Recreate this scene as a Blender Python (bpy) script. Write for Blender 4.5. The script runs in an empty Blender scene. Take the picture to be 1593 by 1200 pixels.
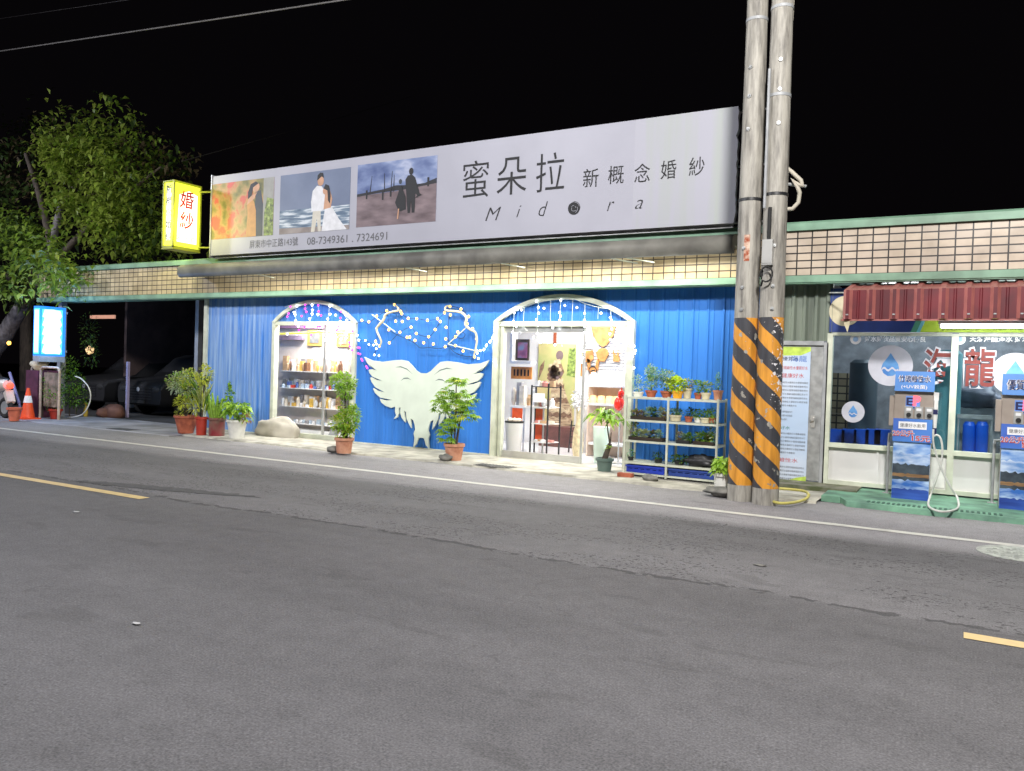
import bpy, math, random
from mathutils import Vector, Matrix, noise
R_ = math.radians
random.seed(7)
S = bpy.context.scene
COL = S.collection

# ------------------------------------------------------------------ camera, world, exposure, lights
F, CX, CY, EYE = 1244.0, 796.5, 600.0, 1.5
XA = Vector((0.86866254, 0.49430547, 0.03297698))   # image right in world axes
DN = Vector((0.03732767, 0.00106985, -0.99930251))  # image down in world axes
FW = Vector((-0.49399598, 0.86928761, -0.01752193)) # viewing direction in world axes
cam = bpy.data.cameras.new('camera'); camo = bpy.data.objects.new('camera', cam); COL.objects.link(camo)
cam.sensor_width = 36; cam.lens = 36 * F / 1593; cam.clip_end = 500; cam.clip_start = 0.05
M3 = Matrix((XA, -DN, -FW)).transposed()
camo.matrix_world = Matrix.Translation((0, 0, EYE)) @ M3.to_4x4()
S.camera = camo

def ray(px, py): return XA * ((px - CX) / F) + DN * ((py - CY) / F) + FW
def W(px, py, Y):
    r = ray(px, py); return r * (Y / r.y) + Vector((0, 0, EYE))
def G(px, py, z=0.0):
    r = ray(px, py); return r * ((z - EYE) / r.z) + Vector((0, 0, EYE))

w = bpy.data.worlds.new('World'); S.world = w; w.use_nodes = True
nt = w.node_tree; bg = nt.nodes['Background']
sky = nt.nodes.new('ShaderNodeTexSky'); sky.sky_type = 'NISHITA'; sky.sun_disc = False
sky.sun_elevation = R_(-4); sky.sun_rotation = R_(200)
mixn = nt.nodes.new('ShaderNodeMix'); mixn.data_type = 'RGBA'; mixn.inputs[0].default_value = 0.96; nt.links.new(sky.outputs[0], mixn.inputs[6]); mixn.inputs[7].default_value = (.016, .013, .017, 1)
nt.links.new(mixn.outputs[2], bg.inputs[0]); bg.inputs[1].default_value = 0.09
S.view_settings.view_transform = 'Standard'; S.view_settings.look = 'None'
S.view_settings.exposure = 0.4; S.view_settings.gamma = 1
S.cycles.use_denoising = True; S.cycles.sample_clamp_indirect = 3.0
S.cycles.max_bounces = 6; S.cycles.transparent_max_bounces = 12

def area(name, loc, target, sx, sy, power, col=(1, 1, 1), shape='RECTANGLE', spread=math.pi):
    l = bpy.data.lights.new(name, 'AREA'); l.shape = shape; l.size = sx; l.size_y = sy; l.energy = power; l.color = col; l.spread = spread
    o = bpy.data.objects.new(name, l); COL.objects.link(o); o.location = loc
    o.rotation_euler = (Vector(target) - Vector(loc)).to_track_quat('-Z', 'Y').to_euler(); return o
def point(name, loc, power, col=(1, 1, 1), r=0.1):
    l = bpy.data.lights.new(name, 'POINT'); l.energy = power; l.color = col; l.shadow_soft_size = r
    o = bpy.data.objects.new(name, l); COL.objects.link(o); o.location = loc; return o
def spot(name, loc, target, power, col, r, ang=150, blend=0.6):
    l = bpy.data.lights.new(name, 'SPOT'); l.energy = power; l.color = col; l.shadow_soft_size = r; l.spot_size = R_(ang); l.spot_blend = blend
    o = bpy.data.objects.new(name, l); COL.objects.link(o); o.location = loc
    o.rotation_euler = (Vector(target) - Vector(loc)).to_track_quat('-Z', 'Y').to_euler(); return o

# street lights of the road, above and behind the photographer
spot('street_light', (0.5, 2.6, 7.6), (-3.0, 6.5, 0), 3900, (1.0, 0.97, 0.94), 0.5)
spot('street_light', (-25, 2.0, 8.0), (-21, 9.0, 1.5), 3200, (0.86, 0.88, 1.0), 0.5)
spot('street_light', (-11.0, 1.2, 7.8), (-10, 9.0, 0), 1900, (0.97, 0.97, 1.0), 0.6)

# ------------------------------------------------------------------ mesh builder
class MB:
    def __init__(self): self.v = []; self.f = []; self.m = []; self.s = []
    def face(self, pts, m=0, smooth=False):
        b = len(self.v); self.v += [Vector(p) for p in pts]; self.f.append(tuple(range(b, b + len(pts)))); self.m.append(m); self.s.append(smooth)
    def grid(self, verts, faces, m=0, smooth=False):
        b = len(self.v); self.v += [Vector(p) for p in verts]
        for f in faces: self.f.append(tuple(i + b for i in f)); self.m.append(m); self.s.append(smooth)
    def box(self, x0, x1, y0, y1, z0, z1, m=0):
        x0, x1 = min(x0, x1), max(x0, x1); y0, y1 = min(y0, y1), max(y0, y1); z0, z1 = min(z0, z1), max(z0, z1)
        v = [(x, y, z) for z in (z0, z1) for y in (y0, y1) for x in (x0, x1)]
        self.grid(v, [(0, 2, 3, 1), (4, 5, 7, 6), (0, 1, 5, 4), (1, 3, 7, 5), (3, 2, 6, 7), (2, 0, 4, 6)], m)
    def prism(self, pts, d, m=0, m2=None, smooth=False):     # polygon swept by vector d
        n = len(pts); d = Vector(d); a = [Vector(p) for p in pts]; b = len(self.v)
        self.v += a + [p + d for p in a]
        self.f.append(tuple(range(b, b + n))); self.m.append(m); self.s.append(False)
        self.f.append(tuple(range(b + 2 * n - 1, b + n - 1, -1))); self.m.append(m); self.s.append(False)
        for i in range(n):
            j = (i + 1) % n; self.f.append((b + j, b + i, b + n + i, b + n + j)); self.m.append(m if m2 is None else m2); self.s.append(smooth)
    def tube(self, pts, r, m=0, n=8, smooth=True, cap=True):
        P = [Vector(p) for p in pts]; k = len(P)
        rr = r if isinstance(r, (list, tuple)) else [r] * k
        T = [(P[min(i + 1, k - 1)] - P[max(i - 1, 0)]).normalized() for i in range(k)]
        a = Vector((0, 0, 1)) if abs(T[0].z) < 0.9 else Vector((1, 0, 0))
        u = T[0].cross(a).normalized(); vs = []
        for i in range(k):
            u = (u - T[i] * u.dot(T[i])).normalized(); q = T[i].cross(u)
            for j in range(n):
                t = 2 * math.pi * j / n; vs.append(P[i] + (u * math.cos(t) + q * math.sin(t)) * rr[i])
        fs = [(i * n + j, i * n + (j + 1) % n, (i + 1) * n + (j + 1) % n, (i + 1) * n + j) for i in range(k - 1) for j in range(n)]
        self.grid(vs, fs, m, smooth)
        if cap:
            self.face(vs[:n][::-1], m); self.face(vs[-n:], m)
    def lathe(self, prof, c, m=0, n=20, smooth=True, ms=None):
        c = Vector(c); vs = []
        for r, z in prof:
            for j in range(n):
                t = 2 * math.pi * j / n; vs.append(c + Vector((r * math.cos(t), r * math.sin(t), z)))
        for i in range(len(prof) - 1):
            b = len(self.v)
            self.grid(vs[i * n:(i + 2) * n], [(j, (j + 1) % n, n + (j + 1) % n, n + j) for j in range(n)], m if ms is None else ms[i], smooth)
    def disc(self, c, r, nrm=(0, -1, 0), m=0, n=24, sy=1.0):
        c = Vector(c); q = Vector(nrm).to_track_quat('Z', 'Y')
        self.face([c + q @ Vector((r * math.cos(2 * math.pi * j / n), r * sy * math.sin(2 * math.pi * j / n), 0)) for j in range(n)], m)
    def blob(self, c, r, m=0, sub=2, amp=0.2, fr=2.0, seed=0, flat=True):
        c = Vector(c); r = Vector(r); n1, n2 = 6 + sub * 2, 8 + sub * 3; vs = []
        for i in range(n1 + 1):
            for j in range(n2):
                t = math.pi * i / n1; p = 2 * math.pi * j / n2
                d = Vector((math.sin(t) * math.cos(p), math.sin(t) * math.sin(p), math.cos(t)))
                k = 1 + amp * noise.noise(d * fr + Vector((seed * 3.1, seed, 0)))
                vs.append(c + Vector((d.x * r.x, d.y * r.y, d.z * r.z)) * k)
        self.grid(vs, [(i * n2 + j, (i + 1) * n2 + j, (i + 1) * n2 + (j + 1) % n2, i * n2 + (j + 1) % n2) for i in range(n1) for j in range(n2)], m, True)
    def leaf(self, b, d, L, wd, m=0, droop=0.25):
        b = Vector(b); d = Vector(d).normalized()
        s = d.cross(Vector((random.uniform(-.4, .4), random.uniform(-.4, .4), 1))); s = s.normalized() if s.length > 1e-4 else Vector((1, 0, 0))
        mid = b + d * L * .5; tip = b + d * L - Vector((0, 0, droop * L)); u = s.cross(d) * wd * .18
        self.grid([b, mid + s * wd * .5 + u, tip, mid - s * wd * .5 + u, mid], [(0, 1, 4), (1, 2, 4), (4, 2, 3), (0, 4, 3)], m, True)

    def build(self, name, mats, parent=None, loc=None):
        off = Vector(loc) if loc is not None else (OFF.get(parent.name, Vector()) if parent else Vector())
        me = bpy.data.meshes.new(name); me.from_pydata([tuple(p - off) for p in self.v], [], self.f)
        if not isinstance(mats, (list, tuple)): mats = [mats]
        for q in mats: me.materials.append(q)
        me.polygons.foreach_set('material_index', self.m); me.polygons.foreach_set('use_smooth', self.s); me.update()
        o = bpy.data.objects.new(name, me); COL.objects.link(o)
        if parent: o.parent = parent
        else: o.location = off
        OFF[o.name] = off
        return o
OFF = {}
def tag(o, label, cat, group=None):
    o['label'] = label; o['category'] = cat
    if group: o['group'] = group
    return o
def thing(name, label, cat, loc, group=None):
    o = bpy.data.objects.new(name, None); COL.objects.link(o); o.location = loc; o.empty_display_size = 0.2
    OFF[o.name] = Vector(loc); return tag(o, label, cat, group)
def struct(mb, name, mats, kind='structure', label=None):
    o = mb.build(name, mats); o['kind'] = kind
    if label: o['label'] = label
    return o
def copy_tree(o, parent=None):
    c = o.copy(); COL.objects.link(c)
    if parent: c.parent = parent
    for ch in list(o.children): copy_tree(ch, c)
    return c

TXT = {}
def glyphs(s, shear=0.0, off=0.0):
    k = (s, shear, off)
    if k not in TXT:
        c = bpy.data.curves.new('t', 'FONT'); c.body = s; c.size = 1; c.shear = shear; c.offset = off; c.resolution_u = 3
        o = bpy.data.objects.new('t', c); COL.objects.link(o)
        dg = bpy.context.evaluated_depsgraph_get(); me = bpy.data.meshes.new_from_object(o.evaluated_get(dg))
        vs = [v.co.copy() for v in me.vertices]; fs = [tuple(p.vertices) for p in me.polygons]
        bpy.data.objects.remove(o); bpy.data.curves.remove(c); bpy.data.meshes.remove(me)
        TXT[k] = (vs, fs)
    return TXT[k]
def text(mb, s, c, h, wd=None, m=0, xd=(1, 0, 0), up=(0, 0, 1), shear=0.0, off=0.0):
    vs, fs = glyphs(s, shear, off)
    if not vs: return
    x0 = min(v.x for v in vs); x1 = max(v.x for v in vs); y0 = min(v.y for v in vs); y1 = max(v.y for v in vs)
    k = h / max(y1 - y0, 1e-3); kx = k if wd is None else wd / max(x1 - x0, 1e-3)
    c = Vector(c); xd = Vector(xd); up = Vector(up)
    mb.grid([c + xd * ((v.x - (x0 + x1) / 2) * kx) + up * ((v.y - (y0 + y1) / 2) * k) for v in vs], fs, m)

# ------------------------------------------------------------------ materials
def mat(name, col, rough=0.6, metal=0.0, var=0.15, scale=6.0, bump=0.0, bscale=40.0, col2=None, spec=0.5, stretch=None, emit=None, estr=0.0, detail=4.0, ramp=(0.35, 0.65), world=False, nosample=False):
    m = bpy.data.materials.new(name); m.use_nodes = True; t = m.node_tree; N = t.nodes; L = t.links
    b = N['Principled BSDF']; b.inputs['Roughness'].default_value = rough; b.inputs['Metallic'].default_value = metal; b.inputs['Specular IOR Level'].default_value = spec
    c2 = col2 if col2 else tuple(max(0, x * (1 - var)) for x in col); c1 = col if col2 else tuple(min(1, x * (1 + var * .5)) for x in col)
    tc = N.new('ShaderNodeTexCoord'); vec = tc.outputs['Object']
    if world: vec = N.new('ShaderNodeNewGeometry').outputs['Position']
    if stretch:
        mp = N.new('ShaderNodeMapping'); mp.inputs['Scale'].default_value = stretch; L.new(vec, mp.inputs[0]); vec = mp.outputs[0]
    n = N.new('ShaderNodeTexNoise'); n.inputs['Scale'].default_value = scale; n.inputs['Detail'].default_value = detail; L.new(vec, n.inputs['Vector'])
    r = N.new('ShaderNodeValToRGB'); r.color_ramp.elements[0].position = ramp[0]; r.color_ramp.elements[1].position = ramp[1]
    r.color_ramp.elements[0].color = (*c2, 1); r.color_ramp.elements[1].color = (*c1, 1); L.new(n.outputs['Fac'], r.inputs[0]); L.new(r.outputs[0], b.inputs['Base Color'])
    if bump:
        n2 = N.new('ShaderNodeTexNoise'); n2.inputs['Scale'].default_value = bscale; n2.inputs['Detail'].default_value = 3; L.new(vec, n2.inputs['Vector'])
        bp = N.new('ShaderNodeBump'); bp.inputs['Strength'].default_value = bump; bp.inputs['Distance'].default_value = 0.01; L.new(n2.outputs['Fac'], bp.inputs['Height']); L.new(bp.outputs[0], b.inputs['Normal'])
    if emit:
        b.inputs['Emission Color'].default_value = (*emit, 1); b.inputs['Emission Strength'].default_value = estr
        if nosample: m.cycles.emission_sampling = 'NONE'
    return m
def srgb(r, g, b):
    f = lambda c: (c / 255) / 12.92 if c <= 10 else ((c / 255 + .055) / 1.055) ** 2.4
    return (f(r), f(g), f(b))
def glass(name, tint=(1, 1, 1), refl=0.08):
    m = bpy.data.materials.new(name); m.use_nodes = True; t = m.node_tree; N = t.nodes; L = t.links
    N.remove(N['Principled BSDF']); out = N['Material Output']
    tr = N.new('ShaderNodeBsdfTransparent'); tr.inputs[0].default_value = (*tint, 1); gl = N.new('ShaderNodeBsdfGlossy'); gl.inputs['Roughness'].default_value = 0.03
    fr = N.new('ShaderNodeFresnel'); fr.inputs[0].default_value = 1.45; ma = N.new('ShaderNodeMath'); ma.operation = 'MULTIPLY'; ma.inputs[1].default_value = refl / 0.04 * 0.7; L.new(fr.outputs[0], ma.inputs[0])
    ge = N.new('ShaderNodeNewGeometry'); iv = N.new('ShaderNodeMath'); iv.operation = 'SUBTRACT'; iv.inputs[0].default_value = 1; L.new(ge.outputs['Backfacing'], iv.inputs[1]); mb_ = N.new('ShaderNodeMath'); mb_.operation = 'MULTIPLY'; L.new(ma.outputs[0], mb_.inputs[0]); L.new(iv.outputs[0], mb_.inputs[1]); ma = mb_
    mx = N.new('ShaderNodeMixShader'); L.new(ma.outputs[0], mx.inputs[0]); L.new(tr.outputs[0], mx.inputs[1]); L.new(gl.outputs[0], mx.inputs[2]); L.new(mx.outputs[0], out.inputs[0])
    return m

def asphalt():
    m = bpy.data.materials.new('asphalt'); m.use_nodes = True; t = m.node_tree; N = t.nodes; L = t.links; b = N['Principled BSDF']
    g = N.new('ShaderNodeNewGeometry'); sp = N.new('ShaderNodeSeparateXYZ'); L.new(g.outputs['Position'], sp.inputs[0])
    def nz(scale, detail=4, st=None):
        n = N.new('ShaderNodeTexNoise'); n.inputs['Scale'].default_value = scale; n.inputs['Detail'].default_value = detail
        if st:
            mp = N.new('ShaderNodeMapping'); mp.inputs['Scale'].default_value = st; L.new(g.outputs['Position'], mp.inputs[0]); L.new(mp.outputs[0], n.inputs['Vector'])
        else: L.new(g.outputs['Position'], n.inputs['Vector'])
        return n.outputs['Fac']
    def mth(op, a, bb=None):
        k = N.new('ShaderNodeMath'); k.operation = op
        for i, x in enumerate((a, bb)):
            if x is None: continue
            if isinstance(x, (int, float)): k.inputs[i].default_value = x
            else: L.new(x, k.inputs[i])
        return k.outputs[0]
    # strips of different age laid along the road: Y position wobbled by noise drives a stepped ramp
    wob = mth('ADD', mth('MULTIPLY', mth('SUBTRACT', nz(0.6, 5), 0.5), 0.45), mth('MULTIPLY', mth('SUBTRACT', nz(9, 4), 0.5), 0.16))
    y = mth('ADD', sp.outputs['Y'], wob); fac = mth('MULTIPLY', y, 1 / 12.0)
    r = N.new('ShaderNodeValToRGB'); e = r.color_ramp.elements
    pal = [(0.0, .085), (5.55 / 12, .088), (5.755 / 12, .090), (5.785 / 12, .116), (7.0 / 12, .110), (8.1 / 12, .098), (8.45 / 12, .20), (9.6 / 12, .24), (1.0, .24)]
    e[0].position = 0; e[0].color = (.085, .084, .092, 1); e[1].position = 1; e[1].color = (.20, .197, .19, 1)
    for p, v in pal[1:-1]:
        q = e.new(p); q.color = (v, v * .965, v * 1.0, 1)
    L.new(fac, r.inputs[0])
    big = nz(0.9, 6, (0.35, 1.2, 1)); mid = nz(7, 4); fine = nz(95, 2)
    k = mth('ADD', mth('MULTIPLY', big, 0.75), mth('ADD', mth('MULTIPLY', mid, 0.45), mth('ADD', mth('MULTIPLY', fine, 1.7), -0.45)))
    mx = N.new('ShaderNodeMix'); mx.data_type = 'RGBA'; mx.blend_type = 'MULTIPLY'; mx.inputs[0].default_value = 1
    L.new(r.outputs[0], mx.inputs[6]); cb = N.new('ShaderNodeCombineColor')
    for i in range(3): L.new(k, cb.inputs[i])
    L.new(cb.outputs[0], mx.inputs[7])
    # coarse aggregate and ravelled clumps in the worn middle strip
    strip = mth('MULTIPLY', mth('GREATER_THAN', y, 5.78), mth('LESS_THAN', y, 8.3)); coarse = nz(26, 5)
    vo = N.new('ShaderNodeTexVoronoi'); vo.inputs['Scale'].default_value = 17; mpv = N.new('ShaderNodeMapping'); mpv.inputs['Scale'].default_value = (.55, 1, 1); L.new(g.outputs['Position'], mpv.inputs[0]); L.new(mpv.outputs[0], vo.inputs['Vector'])
    clump = mth('MULTIPLY', mth('GREATER_THAN', coarse, 0.585), mth('GREATER_THAN', nz(1.3, 5, (.5, 1.3, 1)), 0.50)); seam = mth('MULTIPLY', mth('LESS_THAN', mth('ABSOLUTE', mth('SUBTRACT', y, 5.77)), 0.035), mth('GREATER_THAN', nz(6, 4), 0.47)); pit = mth('MAXIMUM', mth('MAXIMUM', mth('MULTIPLY', clump, mth('ADD', mth('MULTIPLY', strip, .75), .18)), mth('MULTIPLY', seam, .8)), mth('MULTIPLY', mth('MULTIPLY', mth('LESS_THAN', vo.outputs['Distance'], 0.11), mth('GREATER_THAN', nz(2.3, 4), 0.60)), .6))
    mx2 = N.new('ShaderNodeMix'); mx2.data_type = 'RGBA'; L.new(mth('MULTIPLY', pit, 0.75), mx2.inputs[0]); L.new(mx.outputs[2], mx2.inputs[6]); mx2.inputs[7].default_value = (.02, .02, .02, 1)
    # hairline cracks, oil drips and a coarser salt-and-pepper aggregate
    vc = N.new('ShaderNodeTexVoronoi'); vc.feature = 'DISTANCE_TO_EDGE'; vc.inputs['Scale'].default_value = .42; wv = N.new('ShaderNodeVectorMath'); wv.operation = 'ADD'; nv = N.new('ShaderNodeTexNoise'); nv.inputs['Scale'].default_value = 2.2; nv.inputs['Detail'].default_value = 6; L.new(g.outputs['Position'], nv.inputs['Vector']); L.new(g.outputs['Position'], wv.inputs[0]); sv = N.new('ShaderNodeVectorMath'); sv.operation = 'SCALE'; sv.inputs['Scale'].default_value = .9; L.new(nv.outputs['Color'], sv.inputs[0]); L.new(sv.outputs[0], wv.inputs[1]); L.new(wv.outputs[0], vc.inputs['Vector'])
    crack = mth('MULTIPLY', mth('LESS_THAN', vc.outputs['Distance'], .0042), mth('GREATER_THAN', nz(.55, 3), .53))
    oil = mth('MULTIPLY', mth('GREATER_THAN', nz(1.9, 7, (.5, 1.6, 1)), .64), .22)
    pep = mth('MULTIPLY', mth('SUBTRACT', nz(48, 3), .5), .75)
    mx3 = N.new('ShaderNodeMix'); mx3.data_type = 'RGBA'; L.new(mth('MAXIMUM', mth('MULTIPLY', crack, .22), oil), mx3.inputs[0]); L.new(mx2.outputs[2], mx3.inputs[6]); mx3.inputs[7].default_value = (.035, .034, .034, 1)
    mx4 = N.new('ShaderNodeMix'); mx4.data_type = 'RGBA'; mx4.blend_type = 'MULTIPLY'; mx4.inputs[0].default_value = 1; cb4 = N.new('ShaderNodeCombineColor'); pv = mth('ADD', pep, 1.0)
    for i in range(3): L.new(pv, cb4.inputs[i])
    L.new(mx3.outputs[2], mx4.inputs[6]); L.new(cb4.outputs[0], mx4.inputs[7]); L.new(mx4.outputs[2], b.inputs['Base Color']); b.inputs['Roughness'].default_value = 0.82; b.inputs['Specular IOR Level'].default_value = 0.35
    bp = N.new('ShaderNodeBump'); bp.inputs['Strength'].default_value = 0.55; bp.inputs['Distance'].default_value = 0.006
    L.new(mth('ADD', nz(120, 2), mth('ADD', mth('MULTIPLY', mid, 0.7), mth('MULTIPLY', mth('MULTIPLY', coarse, strip), 1.6))), bp.inputs['Height']); L.new(bp.outputs[0], b.inputs['Normal'])
    return m

def tiles(name, c1, c2, joint, bw, bh, mort=0.012, z0=0.0):
    m = bpy.data.materials.new(name); m.use_nodes = True; t = m.node_tree; N = t.nodes; L = t.links; b = N['Principled BSDF']
    g = N.new('ShaderNodeNewGeometry'); sp = N.new('ShaderNodeSeparateXYZ'); L.new(g.outputs['Position'], sp.inputs[0])
    cb = N.new('ShaderNodeCombineXYZ'); L.new(sp.outputs['X'], cb.inputs[0]); s = N.new('ShaderNodeMath'); s.operation = 'SUBTRACT'; s.inputs[1].default_value = z0; L.new(sp.outputs['Z'], s.inputs[0]); L.new(s.outputs[0], cb.inputs[1])
    br = N.new('ShaderNodeTexBrick'); br.offset = 0; br.squash = 1; br.inputs['Color1'].default_value = (*c1, 1); br.inputs['Color2'].default_value = (*c2, 1); br.inputs['Mortar'].default_value = (*joint, 1)
    br.inputs['Scale'].default_value = 1; br.inputs['Mortar Size'].default_value = mort; br.inputs['Mortar Smooth'].default_value = 0.1; br.inputs['Brick Width'].default_value = bw; br.inputs['Row Height'].default_value = bh; br.inputs['Bias'].default_value = 0
    L.new(cb.outputs[0], br.inputs['Vector'])
    n = N.new('ShaderNodeTexNoise'); n.inputs['Scale'].default_value = 3; n.inputs['Detail'].default_value = 6; L.new(g.outputs['Position'], n.inputs['Vector'])
    r = N.new('ShaderNodeValToRGB'); r.color_ramp.elements[0].position = .3; r.color_ramp.elements[1].position = .6; r.color_ramp.elements[0].color = (.72, .7, .68, 1); r.color_ramp.elements[1].color = (1, 1, 1, 1); L.new(n.outputs['Fac'], r.inputs[0])
    mx = N.new('ShaderNodeMix'); mx.data_type = 'RGBA'; mx.blend_type = 'MULTIPLY'; mx.inputs[0].default_value = 1; L.new(br.outputs['Color'], mx.inputs[6]); L.new(r.outputs[0], mx.inputs[7]); L.new(mx.outputs[2], b.inputs['Base Color'])
    b.inputs['Roughness'].default_value = 0.35
    bp = N.new('ShaderNodeBump'); bp.inputs['Strength'].default_value = 0.6; bp.inputs['Distance'].default_value = 0.004; bp.invert = True; L.new(br.outputs['Fac'], bp.inputs['Height']); L.new(bp.outputs[0], b.inputs['Normal'])
    return m

def blue_paint():
    m = mat('blue_paint', srgb(46, 118, 204), .5, var=.12, scale=1.6, stretch=(3.0, 1, .25), world=True); t = m.node_tree; N = t.nodes; L = t.links; b = N['Principled BSDF']
    # paler streaks towards the carport end: reflected light painted into the blue
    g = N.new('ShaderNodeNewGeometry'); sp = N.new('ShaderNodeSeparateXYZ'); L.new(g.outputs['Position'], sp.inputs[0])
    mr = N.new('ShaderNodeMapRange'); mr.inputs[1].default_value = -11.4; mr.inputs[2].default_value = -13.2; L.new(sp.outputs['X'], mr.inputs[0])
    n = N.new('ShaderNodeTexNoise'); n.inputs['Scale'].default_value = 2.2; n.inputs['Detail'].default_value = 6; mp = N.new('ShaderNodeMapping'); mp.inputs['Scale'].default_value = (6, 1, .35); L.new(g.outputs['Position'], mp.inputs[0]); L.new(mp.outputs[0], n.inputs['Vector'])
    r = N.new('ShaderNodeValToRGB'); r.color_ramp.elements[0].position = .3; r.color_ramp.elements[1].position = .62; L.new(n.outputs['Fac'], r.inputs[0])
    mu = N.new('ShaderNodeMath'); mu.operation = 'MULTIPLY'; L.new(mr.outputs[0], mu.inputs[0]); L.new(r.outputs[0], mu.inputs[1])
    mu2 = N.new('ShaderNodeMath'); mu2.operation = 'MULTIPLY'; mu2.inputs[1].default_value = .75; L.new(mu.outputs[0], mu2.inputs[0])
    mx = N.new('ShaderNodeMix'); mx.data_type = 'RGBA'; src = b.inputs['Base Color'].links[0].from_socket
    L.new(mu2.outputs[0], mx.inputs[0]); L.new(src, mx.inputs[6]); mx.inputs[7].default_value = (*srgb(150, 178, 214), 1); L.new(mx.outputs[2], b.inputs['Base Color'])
    return m

def stripe_pole(flaky):
    m = bpy.data.materials.new('striped_pole_concrete'); m.use_nodes = True; t = m.node_tree; N = t.nodes; L = t.links; b = N['Principled BSDF']
    tc = N.new('ShaderNodeTexCoord'); sp = N.new('ShaderNodeSeparateXYZ'); L.new(tc.outputs['Object'], sp.inputs[0])
    def mth(op, a, bb=None):
        k = N.new('ShaderNodeMath'); k.operation = op
        for i, x in enumerate((a, bb)):
            if x is None: continue
            if isinstance(x, (int, float)): k.inputs[i].default_value = x
            else: L.new(x, k.inputs[i])
        return k.outputs[0]
    nz = N.new('ShaderNodeTexNoise'); nz.inputs['Scale'].default_value = 9; nz.inputs['Detail'].default_value = 6; gp = N.new('ShaderNodeNewGeometry').outputs['Position']; L.new(gp, nz.inputs['Vector'])
    th = mth('ARCTAN2', sp.outputs['Y'], sp.outputs['X'])
    ph = mth('FRACT', mth('ADD', mth('ADD', mth('DIVIDE', sp.outputs['Z'], 0.415), mth('DIVIDE', th, math.pi)), mth('MULTIPLY', nz.outputs['Fac'], 0.05)))
    st = mth('LESS_THAN', ph, 0.5)
    def mixc(f, a, c):
        k = N.new('ShaderNodeMix'); k.data_type = 'RGBA'
        for i, x in ((0, f), (6, a), (7, c)):
            if isinstance(x, tuple): k.inputs[i].default_value = (*x, 1)
            else: L.new(x, k.inputs[i])
        return k.outputs[2]
    mp = N.new('ShaderNodeMapping'); mp.inputs['Scale'].default_value = (6, 6, .8); L.new(gp, mp.inputs[0])
    n2 = N.new('ShaderNodeTexNoise'); n2.inputs['Scale'].default_value = 2.5; n2.inputs['Detail'].default_value = 7; n2.inputs['Roughness'].default_value = .65; L.new(mp.outputs[0], n2.inputs['Vector'])
    r = N.new('ShaderNodeValToRGB'); r.color_ramp.elements[0].position = .28; r.color_ramp.elements[1].position = .62; r.color_ramp.elements[0].color = (.10, .092, .082, 1); r.color_ramp.elements[1].color = (.38, .36, .315, 1); L.new(n2.outputs['Fac'], r.inputs[0])
    band = mth('MULTIPLY', mth('GREATER_THAN', sp.outputs['Z'], 0.2), mth('LESS_THAN', sp.outputs['Z'], 2.25))
    wear = mth('GREATER_THAN', nz.outputs['Fac'], 0.36)
    pc = mixc(st, (.045, .046, .055), srgb(218, 150, 48))
    n4 = N.new('ShaderNodeTexNoise'); n4.inputs['Scale'].default_value = 3; n4.inputs['Detail'].default_value = 8; L.new(mp.outputs[0], n4.inputs['Vector'])
    dirt = N.new('ShaderNodeValToRGB'); dirt.color_ramp.elements[0].position = .3; dirt.color_ramp.elements[1].position = .6; dirt.color_ramp.elements[0].color = (.62, .6, .6, 1); dirt.color_ramp.elements[1].color = (1, 1, 1, 1); L.new(n4.outputs['Fac'], dirt.inputs[0])
    mm = N.new('ShaderNodeMix'); mm.data_type = 'RGBA'; mm.blend_type = 'MULTIPLY'; mm.inputs[0].default_value = 1; L.new(pc, mm.inputs[6]); L.new(dirt.outputs[0], mm.inputs[7])
    # flaked spots and splashes of pale paint on the side towards the water shop
    vo = N.new('ShaderNodeTexNoise'); vo.inputs['Scale'].default_value = 24; vo.inputs['Detail'].default_value = 3; L.new(gp, vo.inputs['Vector'])
    fl = mth('MULTIPLY', mth('GREATER_THAN', vo.outputs['Fac'], 0.60 if flaky else 0.74), mth('MULTIPLY', mth('GREATER_THAN', sp.outputs['X'], 0.045), mth('GREATER_THAN', sp.outputs['Z'], 1.15)))
    paint = mixc(fl, mm.outputs[2], (.68, .66, .68))
    L.new(mixc(mth('MULTIPLY', band, wear), r.outputs[0], paint), b.inputs['Base Color'])
    b.inputs['Roughness'].default_value = .6
    bp = N.new('ShaderNodeBump'); bp.inputs['Strength'].default_value = .3; bp.inputs['Distance'].default_value = .01; L.new(n2.outputs['Fac'], bp.inputs['Height']); L.new(bp.outputs[0], b.inputs['Normal'])
    return m

def ramp_print(name, stops, scale=3.0, voronoi=False, stretch=(1, 1, 1), dist=0.0):
    m = mat(name, (.5, .5, .5), .5, scale=scale, stretch=stretch, world=True, detail=6); N = m.node_tree.nodes; L = m.node_tree.links
    r = [n for n in N if n.type == 'VALTORGB'][0]; e = r.color_ramp.elements
    e[0].position = stops[0][0]; e[0].color = (*stops[0][1], 1); e[1].position = stops[-1][0]; e[1].color = (*stops[-1][1], 1)
    for p, c in stops[1:-1]: q = e.new(p); q.color = (*c, 1)
    return m

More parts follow.
